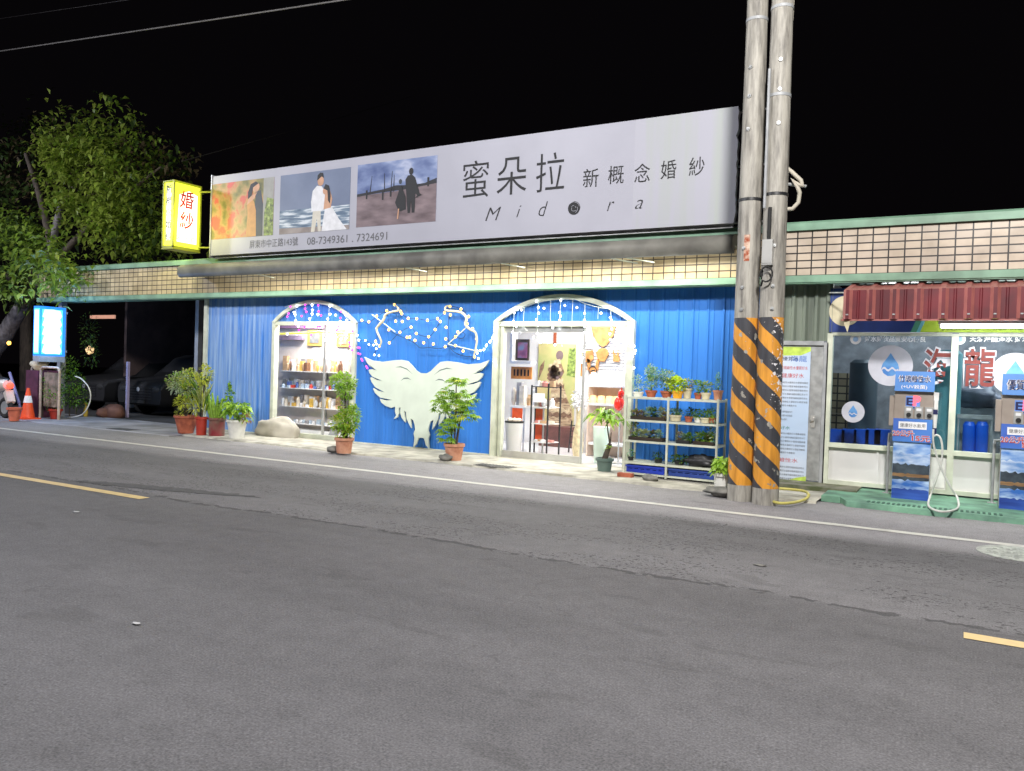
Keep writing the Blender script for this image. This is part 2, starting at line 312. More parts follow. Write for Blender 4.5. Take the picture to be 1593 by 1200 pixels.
M = {}
M['asphalt'] = asphalt()
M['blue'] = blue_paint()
M['tile'] = tiles('cream_fascia_tile', srgb(208, 188, 150), srgb(192, 174, 140), (.045, .032, .024), .168, .1033, .0085, 2.956)
M['tile2'] = tiles('pink_fascia_tile', srgb(204, 188, 168), srgb(192, 178, 162), (.022, .018, .018), .192, .1033, .0095, 2.956)
M['green'] = mat('pale_green_metal', srgb(122, 158, 134), .45, var=.25, scale=3, world=True)
M['conc'] = mat('pavement_concrete', (.50, .48, .41), .85, col2=(.26, .25, .21), scale=3.4, detail=8, bump=.5, bscale=60, world=True)
M['drive'] = mat('driveway_concrete', (.34, .34, .38), .8, col2=(.19, .19, .20), scale=1.6, detail=8, bump=.4, bscale=60, world=True)
M['rampg'] = mat('green_painted_concrete', srgb(116, 164, 136), .75, col2=srgb(82, 116, 100), scale=3.5, detail=8, bump=.5, bscale=50, world=True)
M['soilground'] = mat('bare_ground', (.05, .047, .042), .95, var=.5, scale=2, world=True)
M['moss'] = mat('mossy_concrete', (.20, .19, .15), .9, col2=(.07, .085, .035), scale=5, detail=8, bump=.6, bscale=40, world=True)
M['whiteline'] = mat('white_road_paint', (.52, .51, .46), .6, col2=(.33, .325, .30), scale=5, detail=8, world=True, ramp=(.22, .5))
M['yelline'] = mat('yellow_road_paint', (.50, .37, .17), .6, col2=(.36, .28, .16), scale=7, detail=8, world=True, ramp=(.25, .5))
M['white'] = mat('white_paint', (.80, .79, .76), .5, var=.08)
M['plaster'] = mat('white_plaster', (.66, .65, .64), .7, var=.06, scale=2)
M['trim'] = mat('ivory_trim_paint', srgb(200, 204, 186), .45, var=.15)
M['wing'] = mat('ivory_board', srgb(204, 214, 202), .55, var=.07, scale=3)
M['slit'] = mat('cut_line_grey', srgb(96, 110, 112), .7)
M['alu'] = mat('aluminium', (.62, .62, .60), .35, metal=.6, var=.1)
M['steel'] = mat('galvanised_steel', (.42, .43, .43), .45, metal=.5, var=.25, scale=9)
M['greyst'] = mat('grey_steel_paint', (.32, .33, .34), .5, var=.2)
M['dark'] = mat('dark_void', (.012, .012, .013), .9)
M['black'] = mat('black_metal', (.018, .018, .02), .45)
M['rubber'] = mat('black_rubber', (.015, .015, .015), .8)
M['awn'] = mat('dusty_awning_cover', (.22, .215, .19), .55, col2=(.11, .105, .095), scale=2.4, detail=8, world=True)
M['banner'] = mat('banner_vinyl', (.41, .41, .475), .5, var=.06, scale=1.2, world=True)
M['bannerY'] = mat('stained_banner_vinyl', (.385, .42, .385), .5, col2=(.41, .41, .47), scale=1.8, stretch=(2.5, 1, .15), world=True)
M['ink'] = mat('black_ink', (.012, .012, .014), .6)
M['greyink'] = mat('grey_ink', (.12, .12, .13), .6)
M['redink'] = mat('red_ink', srgb(190, 38, 34), .6)
M['brick_red_ink'] = mat('brick_red_ink', srgb(112, 46, 42), .6)
M['filmwhite'] = mat('white_window_film', (.46, .46, .52), .6, var=.12, scale=5)
M['navyink'] = mat('navy_ink', srgb(30, 34, 84), .6)
M['blueink'] = mat('blue_ink', srgb(56, 104, 190), .6)
M['whiteink'] = mat('white_ink', (.82, .82, .84), .6, var=.03)
M['glass'] = glass('clear_glass')
M['glassd'] = glass('shop_window_glass', (.8, .86, .88), .12)
M['terra'] = mat('terracotta', srgb(178, 98, 70), .75, col2=srgb(140, 72, 52), scale=9, bump=.2)
M['terrap'] = mat('pale_terracotta', srgb(204, 150, 122), .75, col2=srgb(176, 118, 92), scale=9, bump=.2)
M['redpot'] = mat('red_plastic', srgb(170, 52, 36), .5)
M['winepot'] = mat('wine_red_glaze', srgb(128, 34, 44), .4, col2=srgb(120, 96, 84), scale=5)
M['whitepot'] = mat('white_plastic', (.72, .71, .66), .45)
M['greenpot'] = mat('grey_green_plastic', srgb(92, 112, 104), .5)
M['creampot'] = mat('cream_ceramic', srgb(206, 196, 166), .5)
M['yelpot'] = mat('amber_glazed_pot', srgb(236, 170, 44), .35)
M['soil'] = mat('potting_soil', (.035, .025, .018), .95, bump=.6)
M['bark'] = mat('bark', (.11, .085, .065), .9, col2=(.05, .04, .032), scale=14, stretch=(1, 1, .25), bump=.8, bscale=25)
M['barkpale'] = mat('pale_bark', (.24, .22, .23), .9, col2=(.11, .1, .1), scale=10, stretch=(1, 1, .3), bump=.8, bscale=22)
M['stone'] = mat('river_stone', (.22, .21, .19), .85, col2=(.1, .1, .09), scale=8, bump=.4)
for nm, c in dict(leafA=(.20, .38, .035), leafB=(.32, .52, .06), leafC=(.10, .22, .03), leafY=(.52, .58, .07), leafP=(.34, .38, .15), leafBG=(.20, .40, .27), leafLime=(.45, .65, .04), leafD=(.03, .07, .028), leafPale=(.42, .50, .34), leafR=(.24, .15, .09)).items():
    M[nm] = mat(nm.replace('leaf', 'leaf_tone_'), c, .45, var=.35, scale=18)
M['treeA'] = mat('tree_leaf_green', (.18, .29, .035), .45, var=.4, scale=2)
M['treeB'] = mat('tree_leaf_pale', (.31, .41, .07), .45, var=.4, scale=2)
M['treeC'] = mat('tree_leaf_dark', (.05, .095, .02), .5, var=.4, scale=2)
M['treeD'] = mat('tree_leaf_brown', (.13, .10, .05), .6, var=.4, scale=2)
def leafy(m):     # light passes through a leaf
    t = m.node_tree; N = t.nodes; L = t.links; b = N['Principled BSDF']; tr = N.new('ShaderNodeBsdfTranslucent'); mx = N.new('ShaderNodeMixShader'); mx.inputs[0].default_value = .38
    src = b.inputs['Base Color'].links[0].from_socket; hs = N.new('ShaderNodeHueSaturation'); hs.inputs['Value'].default_value = 1.5; hs.inputs['Hue'].default_value = .485; L.new(src, hs.inputs['Color']); L.new(hs.outputs[0], tr.inputs[0]); L.new(b.outputs[0], mx.inputs[1]); L.new(tr.outputs[0], mx.inputs[2]); L.new(mx.outputs[0], N['Material Output'].inputs[0])
for nm in [q for q in M if q.startswith('leaf') or q in ('treeA', 'treeB', 'treeC', 'treeD')]: leafy(M[nm])
M['crate'] = mat('blue_crate_plastic', srgb(34, 58, 168), .4)
M['crate2'] = mat('faded_blue_crate_plastic', srgb(40, 66, 140), .45)
M['cone'] = mat('orange_cone_plastic', srgb(236, 84, 40), .5)
M['pole'] = stripe_pole(0); M['pole2'] = stripe_pole(1)
M['scrap'] = mat('grey_scrap', (.36, .36, .37), .8)
M['rust'] = mat('rusty_sticker', srgb(150, 72, 42), .8, col2=srgb(210, 190, 170), scale=18)
M['wire'] = mat('unlit_dark_wire', (.05, .045, .045), .6)  # dark colour stands in for thin wires fading out unlit
M['cable'] = mat('cable_sheath', (.16, .15, .14), .6)
M['rope'] = mat('cream_cable', (.5, .46, .38), .7, var=.2)
M['hoseY'] = mat('yellow_hose', srgb(190, 180, 96), .5)
M['hoseW'] = mat('pale_hose', (.6, .6, .56), .5)
M['redawn'] = mat('red_sheet_metal', srgb(112, 28, 38), .5, col2=srgb(84, 22, 32), scale=3)
M['redawn2'] = mat('faded_red_edge', srgb(172, 104, 98), .5)
M['corr'] = mat('grey_green_sheet', (.17, .20, .16), .45, col2=(.10, .12, .095), scale=2, stretch=(3, 1, .3), world=True)
def emis(name, col, k, ns=False): return mat(name, tuple(min(.8, c) for c in col), .5, emit=col, estr=k, nosample=ns, var=.02)
M['eyel'] = emis('lit_yellow_acrylic', (.80, .86, .05), .8)
M['ewhite'] = emis('lit_white_acrylic', (1, 1, .86), 1.0)
M['ecyan'] = emis('lit_cyan_acrylic', (.10, .72, 1.0), .9)
M['eblue'] = emis('lit_blue_acrylic', (.02, .20, .75), .7)
M['eice'] = emis('lit_ice_white_acrylic', (.62, .92, 1.0), .85)
M['ebulbW'] = emis('cool_white_bulb', (.85, .93, 1), 6, True)
M['ebulbY'] = emis('warm_white_bulb', (1, .50, .08), 3.2, True)
M['ebulbP'] = emis('magenta_bulb', (1, .05, .65), 1.0, True)
M['ebulbV'] = emis('violet_tube', (.60, .08, 1), .9, True)
M['ered'] = emis('red_tail_light', (1, .06, .03), 2.2, True)
M['etube'] = emis('fluorescent_tube', (.97, 1, .93), 14, True)
M['elamp'] = emis('led_lamp_face', (1, .96, .80), 10, True)
M['ewarm'] = emis('warm_lampshade', (1, .62, .30), .9, True)
M['eshade'] = emis('white_lampshade', (1, .96, .88), 2.2, True)
M['ediffuser'] = emis('ceiling_light_diffuser', (1, .99, .96), 4, True)
M['dled'] = emis('red_display_digit', (1, .06, .08), 2.5, True)
D = 11.92; FY = 11.6
# ------------------------------------------------------------------ ground, road, markings
mb = MB(); mb.face([(-150, -40, -.03), (60, -40, -.03), (60, 80, -.03), (-150, 80, -.03)]); struct(mb, 'ground', M['soilground'])
mb = MB(); mb.face([(-140, -9, 0), (50, -9, 0), (50, 10.62, 0), (-140, 10.62, 0)]); struct(mb, 'road', M['asphalt'])
def edge_strip(x0, x1, y0, y1, n, amp, seed, z=.004):
    mb = MB(); a = []; b = []
    for i in range(n + 1):
        x = x0 + (x1 - x0) * i / n
        a.append(Vector((x, y0 + amp * noise.noise(Vector((x * 3, seed, 0))), z))); b.append(Vector((x, y1 + amp * noise.noise(Vector((x * 3, seed + 5, 0))), z)))
    for i in range(n): mb.face([a[i], a[i + 1], b[i + 1], b[i]])
    return mb
struct(edge_strip(-60, 20, 8.93, 9.06, 400, .02, 1), 'edge_line', M['whiteline'])
for x0, x1 in ((-12.6, -7.65), (0.04, 4.1), (-24, -20)): struct(edge_strip(x0, x1, 5.47, 5.60, 30, .012, 2), 'centre_line', M['yelline'])
# resurfaced dark tongue in the lane
mb = MB(); A_, B_ = G(120, 748, .004), G(408, 774, .004); n_ = 90; up_, lo_ = [], []
for i in range(n_ + 1):
    t = i / n_; c = A_.lerp(B_, t); wd = .30 * math.sin(math.pi * min(1, t * 1.02)) ** .6 * (1 - .35 * t)
    up_.append(c + Vector((0, wd * .5 + .09 * noise.noise(Vector((t * 22, 1, 0))), 0))); lo_.append(c - Vector((0, wd * .5 + .07 * noise.noise(Vector((t * 26, 4, 0))), 0)))
for i in range(n_): mb.face([lo_[i], lo_[i + 1], up_[i + 1], up_[i]])
struct(mb, 'road_patch', mat('dark_road_patch', (.07, .068, .07), .85, col2=(.045, .044, .046), scale=14, world=True, bump=.5, bscale=120))

# pavement: an irregular concrete apron, with a real broken edge
def apron(x0, x1, yf, yb, z, n, amp, seed, name, m):
    mb = MB(); fr = []
    for i in range(n + 1):
        x = x0 + (x1 - x0) * i / n
        fr.append(Vector((x, yf(x) + amp * (noise.noise(Vector((x * 1.3, seed, 0))) + .6 * noise.noise(Vector((x * 6, seed, 3)))), z + .008 * noise.noise(Vector((x * 4, seed, 7))))))
    for i in range(n):
        a, b = fr[i], fr[i + 1]
        mb.face([a, b, (b.x, yb, z), (a.x, yb, z)]); mb.face([(a.x, a.y - .03, -.01), (b.x, b.y - .03, -.01), b, a])
    return struct(mb, name, m)
apron(-13.6, -1.55, lambda x: 10.50 - .02 * (x + 7), 12.0, .03, 160, .10, 3, 'pavement', M['conc'])
apron(-40, -13.6, lambda x: 10.38, 12.4, .012, 120, .10, 9, 'driveway', M['drive'])
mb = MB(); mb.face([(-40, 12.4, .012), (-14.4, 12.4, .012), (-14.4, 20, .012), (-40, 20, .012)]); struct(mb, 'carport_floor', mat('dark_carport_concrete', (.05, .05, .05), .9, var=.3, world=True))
apron(-1.55, 12, lambda x: 10.42 if x > -1.3 else 10.75, 12.0, .062, 120, .05, 12, 'green_ramp', M['rampg'])
mb = MB(); mb.box(-2.6, -1.2, 11.35, 11.9, .0, .085); struct(mb, 'mossy_step', M['moss'])
# ribbed grip grooves pressed into the ramp
mb = MB()
for i in range(26):
    x = -1.0 + i * .055; mb.box(x, x + .03, 10.52, 10.66, .058, .068)
struct(mb, 'ramp_grooves', mat('worn_green_concrete', srgb(58, 92, 78), .85, var=.3, scale=20, world=True))

# ------------------------------------------------------------------ the long shop building
XL, XS, XR = -14.45, -2.45, 8.0       # carport edge, party line, right end
shop = thing('shop_building', 'single-storey blue metal-clad shop with cream tiled fascia and two arched openings', 'building', (-8.5, D, 0))
def ridged(mb, x0, x1, z0, z1, Y, p=.235, m=0):
    xs = []
    k = math.floor(x0 / p)
    while k * p < x1:
        b = k * p
        for dx, dy in ((0, 0), (.085, 0), (.10, -.016), (.118, -.016), (.133, 0), (.18, 0), (.186, -.006), (.196, -.006), (.202, 0)):
            if x0 <= b + dx <= x1: xs.append((b + dx, dy))
        k += 1
    xs = [(x0, 0)] + [q for q in xs if x0 + .002 < q[0] < x1 - .002] + [(x1, 0)]
    for (a, da), (b, db) in zip(xs, xs[1:]): mb.face([(a, Y + da, z0), (b, Y + db, z0), (b, Y + db, z1), (a, Y + da, z1)], m)
WX0, WX1, WT = -12.44, -10.26, 2.33      # window opening
DX0, DX1, DT = -7.10, -4.62, 2.30        # door opening
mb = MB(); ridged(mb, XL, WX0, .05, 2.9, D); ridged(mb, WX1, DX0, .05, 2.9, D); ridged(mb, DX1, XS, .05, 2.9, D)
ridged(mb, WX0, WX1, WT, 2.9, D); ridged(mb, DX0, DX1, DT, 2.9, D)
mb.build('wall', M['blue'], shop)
mb = MB(); 
for a, b in ((XL - .05, WX0), (WX1, DX0), (DX1, XS)): mb = MB(); mb.box(a, b, D - .02, D + .08, 0, .05); mb.build('base_rail', M['trim'], shop)
mb = MB(); mb.box(-20.35, XS, FY, D + .15, 2.956, 3.575); mb.build('tiled_fascia', M['tile'], shop)
mb = MB(); mb.box(-20.4, XS, FY - .03, D + .15, 2.862, 2.956); mb.box(-20.4, XS, FY - .012, FY + .01, 2.845, 2.862); mb.build('lintel', M['green'], shop)
mb = MB(); mb.prism([(-20.45, FY - .05, 3.575), (-20.45, FY - .05, 3.665), (-20.45, FY - .02, 3.69), (-20.45, D + .3, 3.69), (-20.45, D + .3, 3.575)], (XS + 20.45, 0, 0)); mb.build('coping', M['green'], shop)
mb = MB(); mb.box(-20.35, XS, D + .15, 19.0, 3.42, 3.56); mb.build('roof', M['greyst'], shop)
mb = MB(); mb.box(XL - .09, XL, D - .06, D + .06, 0, 2.86); mb.build('corner_post', M['trim'], shop)
p = W(308, 560, 13.0); mb = MB(); mb.box(p.x - .06, p.x + .06, 12.94, 13.06, 0, 3.42); mb.build('carport_post', M['greyst'], shop)
p = W(95, 560, 11.8); mb = MB(); mb.box(p.x - .07, p.x + .07, 11.74, 11.88, 0, 2.862); mb.build('carport_post', M['greyst'], shop)
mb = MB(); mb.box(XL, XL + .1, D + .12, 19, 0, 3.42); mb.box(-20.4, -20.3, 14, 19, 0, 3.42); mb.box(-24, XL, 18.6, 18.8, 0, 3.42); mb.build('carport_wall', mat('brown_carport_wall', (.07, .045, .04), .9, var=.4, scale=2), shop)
# inside of the shop
IB = 14.7
mb = MB(); mb.box(XL + .1, XS, IB, IB + .1, 0, 2.9); mb.box(XS - .1, XS, D + .1, IB, 0, 2.9); mb.build('interior_wall', M['plaster'], shop)
mb = MB(); mb.face([(XL + .1, D + .02, .034), (XS, D + .02, .034), (XS, IB, .034), (XL + .1, IB, .034)]); mb.build('interior_floor', mat('white_floor_tile', (.72, .72, .72), .15, var=.05), shop)
mb = MB(); mb.box(XL + .1, XS - .1, D + .1, IB, 2.78, 2.84); mb.build('interior_ceiling', M['plaster'], shop)
mb = MB(); mb.box(-8.95, -8.85, D + .1, IB, .04, 2.78); mb.build('partition', M['plaster'], shop)
for cx, cy, sx, sy in ((-5.9, 12.9, 1.3, .3), (-6.6, 13.9, 1.3, .3), (-11.4, 12.35, 1.6, .3), (-4.2, 13.4, 1.1, .3)):
    mb = MB(); mb.box(cx - sx / 2, cx + sx / 2, cy - sy / 2, cy + sy / 2, 2.735, 2.775); mb.build('ceiling_light', M['ediffuser'], shop)
    area('ceiling_light_glow', (cx, cy, 2.72), (cx, cy, 0), sx, sy, 105 if cx < -10 else 56, (1, .98, .95))
# left arched window
def arch_pts(x0, x1, zb, rise, n=22):
    h = (x1 - x0) / 2; R = (h * h + rise * rise) / (2 * rise); cz = zb + rise - R; cx = (x0 + x1) / 2; a = math.asin(h / R)
    return [Vector((cx + R * math.sin(-a + 2 * a * i / n), 0, cz + R * math.cos(-a + 2 * a * i / n))) for i in range(n + 1)]
def arch(mb, x0, x1, zb, rise, t, y0, y1):
    o = arch_pts(x0, x1, zb, rise); i_ = arch_pts(x0 + t, x1 - t, zb - .01, rise - t * .75)
    for a, b, c, d in zip(o, o[1:], i_[1:], i_):
        f = lambda p, y: (p.x, y, p.z)
        mb.grid([f(a, y0), f(b, y0), f(c, y0), f(d, y0), f(a, y1), f(b, y1), f(c, y1), f(d, y1)], [(0, 1, 2, 3), (4, 7, 6, 5), (0, 4, 5, 1), (3, 2, 6, 7)])
wn = MB(); arch(wn, WX0 - .02, WX1 + .04, WT + .02, .44, .085, D - .075, D - .018)
wn.box(WX0 - .02, WX0 + .06, D - .06, D + .06, .05, WT + .02); wn.box(WX1 - .05, WX1 + .04, D - .075, D + .06, .03, WT + .02); wn.box(WX0 + .06, WX1 - .05, D - .055, D + .05, WT - .04, WT + .035); wn.box(WX0 + .06, WX1 - .05, D - .05, D + .05, .03, .12)
win = wn.build('window', M['trim'], shop)
xm = W(501, 640, D).x
mb = MB(); mb.box(WX0 + .06, xm, D + .012, D + .018, .12, WT - .04); mb.box(xm + .012, WX1 - .05, D + .024, D + .03, .12, WT - .04); mb.build('pane', M['glass'], win)
mb = MB(); mb.box(xm - .01, xm + .022, D + .0, D + .04, .12, WT - .04); mb.build('stile', M['alu'], win)
# arched doorway
dn = MB(); arch(dn, DX0 - .03, DX1 + .06, DT + .06, .44, .10, D - .09, D - .018)
dn.box(DX0 - .03, DX0 + .07, D - .09, D + .06, .03, DT + .06); dn.box(DX0 + .10, DX0 + .16, D - .05, D + .05, .03, DT); dn.box(DX1 - .06, DX1 + .06, D - .09, D + .06, .03, DT + .06); dn.box(DX0 + .07, DX1 - .06, D - .06, D + .05, DT - .03, DT + .055)
door = dn.build('doorway', M['trim'], shop)
xd = W(906, 600, D).x
mb = MB(); mb.box(DX0 + .16, xd, D + .01, D + .016, .14, DT - .03); mb.build('pane', M['glass'], door)
mb = MB(); mb.box(DX0 + .16, xd, D - .01, D + .04, .03, .14); mb.box(xd - .012, xd + .025, D - .0, D + .03, .03, DT - .03); mb.box(DX0 + .16, xd, D, D + .03, DT - .13, DT - .03); mb.build('sash', M['alu'], door)

# the awning cassette over the fascia, with its lamps
aw = MB(); prof = [(11.545, 3.50), (11.15, 3.50), (11.06, 3.485), (10.99, 3.44), (10.965, 3.375), (10.975, 3.29), (11.01, 3.235), (11.05, 3.222), (11.085, 3.232), (11.10, 3.34), (11.545, 3.36)]
xa, xb = -14.42, -2.85
aw.prism([(xa + .12, y, z) for y, z in prof], (xb - xa - .12, 0, 0), smooth=True)
cy_, cz_ = 11.3, 3.37
ring = [(xa + .02, cy_ + (y - cy_) * .75, cz_ + (z - cz_) * .6) for y, z in prof]; big = [(xa + .12, y, z) for y, z in prof]
for i in range(len(prof)): j = (i + 1) % len(prof); aw.face([ring[i], ring[j], big[j], big[i]], 0, True)
aw.face(ring[::-1])
aw.build('awning', M['awn'], None, (-8.6, 11.3, 3.35)); awo = bpy.data.objects['awning']; tag(awo, 'long dusty retracted awning cassette running above the cream tiles', 'awning')
lampxs = [W(px, 430, 11.05).x for px in (412, 648, 800, 975)]
for i, x in enumerate(lampxs + [-4.15]):
    l = awo
    mb = MB(); mb.prism([(x - .30, 11.14, 3.23), (x - .27, 11.11, 3.23), (x + .12, 11.18, 3.155), (x + .09, 11.21, 3.155)], (0, 0, .012)); mb.build('arm', M['trim'], l)
    mb = MB(); mb.tube([(x - .24, 11.13, 3.235), (x - .24, 11.13, 3.345)], .010, n=6); mb.build('arm_bracket', M['steel'], l)
# the row of tubes tucked behind the awning's front lip
nt_ = 8
for i in range(nt_):
    x = -13.35 + i * 1.395; o = awo
    mb = MB(); mb.tube([(x - .6, 11.16, 3.29), (x + .6, 11.16, 3.29)], .013, n=8); mb.build('tube_lamp', M['elamp'], o)
    area('awning_tube_glow', (x, 11.16, 3.27), (x, 11.02, 2.2), 1.2, .04, (4, 10, 23, 27, 27, 28, 29, 29)[i], (1, .965, .84))

# ------------------------------------------------------------------ billboard
BY = 11.36
bb = thing('billboard', 'wide white shop billboard with three wedding photos and black lettering', 'billboard', (-8.4, BY, 3.6))
bx0, bx1, bz0, bz1 = -13.76, -2.93, 3.70, 5.34
mb = MB(); n = 60
top = []; 
xs1 = W(985, 300, BY).x
mb.box(bx0, xs1, BY, BY + .09, bz0, bz1, 0)
edge = [(bx1 + .02 * noise.noise(Vector((0, i * .7, 2))) - .015 * (i % 5 == 0), bz0 + (bz1 - bz0) * i / 20) for i in range(21)]
mb.prism([(xs1, BY, bz0)] + [(x, BY, z) for x, z in edge] + [(xs1, BY, bz1)], (0, .09, 0), 1)
mb.build('panel', [M['banner'], M['bannerY']], bb)
mb = MB(); mb.box(bx0 - .03, bx0 - .001, BY - .02, BY + .11, bz0 - .04, bz1 + .03); mb.box(bx0, bx1 - .05, BY + .0905, BY + .13, bz1 - .06, bz1 - .02); mb.box(bx0, bx1 - .05, BY + .0905, BY + .13, bz0 - .05, bz0 + .03)
for zz in (bz0 + .02, (bz0 + bz1) / 2, bz1 - .05): mb.tube([(bx1 - .15, BY + .12, zz), (bx1 + .38, BY + .12, zz)], .016, n=6)
for k in range(9): xx = bx0 + .2 + k * 1.3; mb.box(xx, xx + .05, BY + .13, BY + .18, 3.69, bz1 - .1)
mb.build('frame', M['steel'], bb)
lt = MB()
def bt(s, px, py, hpx, wpx, **k):
    c = W(px, py, BY - .004); h = (W(px, py - hpx / 2, BY) - W(px, py + hpx / 2, BY)).length; wd = W(px + wpx / 2, py, BY).x - W(px - wpx / 2, py, BY).x
    text(lt, s, c, h, wd, **k)
bt('蜜', 740, 279, 58, 40, off=-.004); bt('朵', 796, 274, 58, 46, off=-.004); bt('拉', 856, 268, 60, 44, off=-.004)
lt.build('shop_name', [M['ink']], bb); lt = MB()
bt('屏東市中正路143號', 425, 378, 13, 75, m=0); lt.build('address', [M['greyink']], bb); lt = MB()
bt('08-7349361 . 7324691', 538, 371.5, 12, 124, m=0); lt.build('phone_number', [M['greyink']], bb); lt = MB()
for s, px, py in (('新', 919, 277), ('概', 958, 272), ('念', 999, 269), ('婚', 1040, 264), ('紗', 1084, 259)): bt(s, px, py, 29, 24)
lt.build('tagline', [M['ink']], bb); lt = MB()
for s, px, py, h, wd in (('M', 767, 333, 20, 24), ('i', 807, 329, 18, 7), ('d', 845, 325, 22, 14), ('r', 950, 321, 14, 11), ('a', 994, 318, 14, 12)): bt(s, px, py, h, wd, shear=.35, off=-.012)
c = W(893, 324, BY - .004); lt.disc(c, .105, m=0)
for i in range(7):
    a = i * 1.3; r1 = .02 + i * .012; cc = c + Vector((.012 * math.cos(a * 2), -.003, .012 * math.sin(a * 2)))
    o = [cc + Vector((r1 * math.cos(a + t * .28), 0, r1 * math.sin(a + t * .28))) for t in range(6)]; q = [cc + Vector(((r1 + .006) * math.cos(a + t * .28), 0, (r1 + .006) * math.sin(a + t * .28))) for t in range(6)]
    for j in range(5): lt.face([o[j], o[j + 1], q[j + 1], q[j]], 1)
lt.build('roman_name', [M['ink'], M['banner'], M['greyink']], bb)
# the three printed photographs
sky2 = ramp_print('printed_grey_blue_sky', [(.3, srgb(98, 110, 136)), (.7, srgb(122, 134, 160))], 1.2)
sky3 = ramp_print('printed_cloudy_sky', [(.25, srgb(40, 62, 120)), (.5, srgb(120, 136, 176)), (.62, srgb(170, 178, 204)), (.75, srgb(90, 110, 160))], 1.8, stretch=(1, 1, 2))
sea = ramp_print('printed_sea', [(.3, srgb(60, 84, 112)), (.5, srgb(110, 130, 150)), (.62, srgb(205, 212, 220))], 5, stretch=(.6, 1, 5))
sand2 = ramp_print('printed_wet_sand', [(.3, srgb(120, 108, 104)), (.7, srgb(165, 155, 150))], 3)
sand3 = ramp_print('printed_dusky_sand', [(.25, srgb(78, 62, 66)), (.7, srgb(140, 122, 126))], 2.5, stretch=(1, 1, 3))
flor = ramp_print('printed_flowers', [(.26, srgb(66, 74, 36)), (.42, srgb(132, 124, 66)), (.52, srgb(176, 140, 92)), (.60, srgb(186, 92, 74)), (.72, srgb(206, 84, 82))], 3.2)
greenp = ramp_print('printed_leaves', [(.35, srgb(60, 74, 40)), (.6, srgb(140, 160, 80)), (.7, srgb(200, 200, 150))], 14)
prm = {n: mat('printed_' + n, srgb(*c), .5, var=.12, scale=8) for n, c in dict(black=(16, 16, 20), skin=(196, 150, 120), white=(222, 222, 226), cream=(206, 200, 186), tan=(190, 138, 78), suit=(52, 60, 70), grey=(150, 150, 146), land=(22, 22, 30), pink=(208, 64, 76)).items()}
PM = [flor, greenp, sky2, sea, sand2, sky3, sand3] + list(prm.values()); PI = {n: 7 + i for i, n in enumerate(prm)}
def photo(cx0, cx1, tl, bl, tr, br, shapes, name='photo_print'):
    x0 = W(*tl, BY).x; x1 = W(*tr, BY).x; z1 = (W(*tl, BY).z + W(*tr, BY).z) / 2; z0 = (W(*bl, BY).z + W(*br, BY).z) / 2
    mb = MB(); mb.box(x0, x1, BY - .004, BY - .0005, z0, z1, shapes[0][1])
    for k, (pts, m) in enumerate(shapes[1:]):
        mb.face([(x0 + (x1 - x0) * u, BY - .0045 - .0005 * (k + 1), z0 + (z1 - z0) * v) for u, v in pts], m)
    return mb.build(name, PM, bb)
def ell(cx, cy, rx, ry, n=14): return [(cx + rx * math.cos(2 * math.pi * i / n), cy + ry * math.sin(2 * math.pi * i / n)) for i in range(n)]
P_ = PI
photo(0, 0, (330, 287), (330, 372), (427, 276), (426, 367), [(0, 0),
    ([(.84, 0), (1, 0), (1, 1), (.84, 1)], P_['grey']), ([(.86, 0), (1, 0), (1, .62), (.9, .66), (.86, .4)], 1),
    ([(.70, 0), (.84, 0), (.84, .55), (.80, .80), (.72, .78)], P_['suit']), ([(.58, 0), (.74, 0), (.73, .45), (.70, .60), (.64, .74), (.58, .66), (.60, .4)], P_['tan']),
    ([(.58, .56), (.62, .72), (.72, .74), (.76, .82), (.70, .66)], P_['skin']), (ell(.72, .86, .06, .085), P_['skin']), ([(.60, .78), (.64, .92), (.72, .96), (.76, .92), (.68, .86), (.66, .72), (.60, .66)], P_['black'])])
photo(0, 0, (437, 273), (435, 365), (546, 261), (543, 357), [(0, 2),
    ([(0, 0), (1, 0), (1, .40), (0, .40)], 3), ([(0, 0), (1, 0), (1, .07), (0, .10)], 4),
    ([(.47, 0), (.52, 0), (.55, .22), (.57, 0), (.61, 0), (.60, .34), (.49, .34)], P_['cream']), ([(.47, .34), (.62, .34), (.70, .40), (.69, .56), (.61, .74), (.54, .76), (.48, .68), (.46, .5)], P_['white']),
    ([(.64, .36), (.74, .36), (.76, .52), (.72, .68), (.66, .66)], P_['skin']), ([(.62, 0), (.97, 0), (.86, .18), (.76, .38), (.66, .36)], P_['white']),
    (ell(.59, .83, .045, .08), P_['skin']), ([(.54, .84), (.545, .93), (.58, .97), (.62, .96), (.635, .88), (.60, .90)], P_['black']), (ell(.655, .66, .03, .06), P_['skin']), ([(.635, .70), (.66, .77), (.71, .74), (.735, .60), (.73, .44), (.70, .50), (.69, .66)], P_['black'])])
tr_ = []
for u, h, l in ((.17, .8, .02), (.36, .82, -.01), (.44, .84, .01), (.475, .78, 0)): tr_.append(([(u - .006, .52), (u + .008, .52), (u + .006 + l, h), (u + l, h)], P_['black']))
for u, v in ((.13, .44), (.34, .40), (.44, .44), (.90, .54)): tr_.append(([(u - .01, v), (u + .01, v), (u + .012, v + .14), (u - .012, v + .14)], P_['black']))
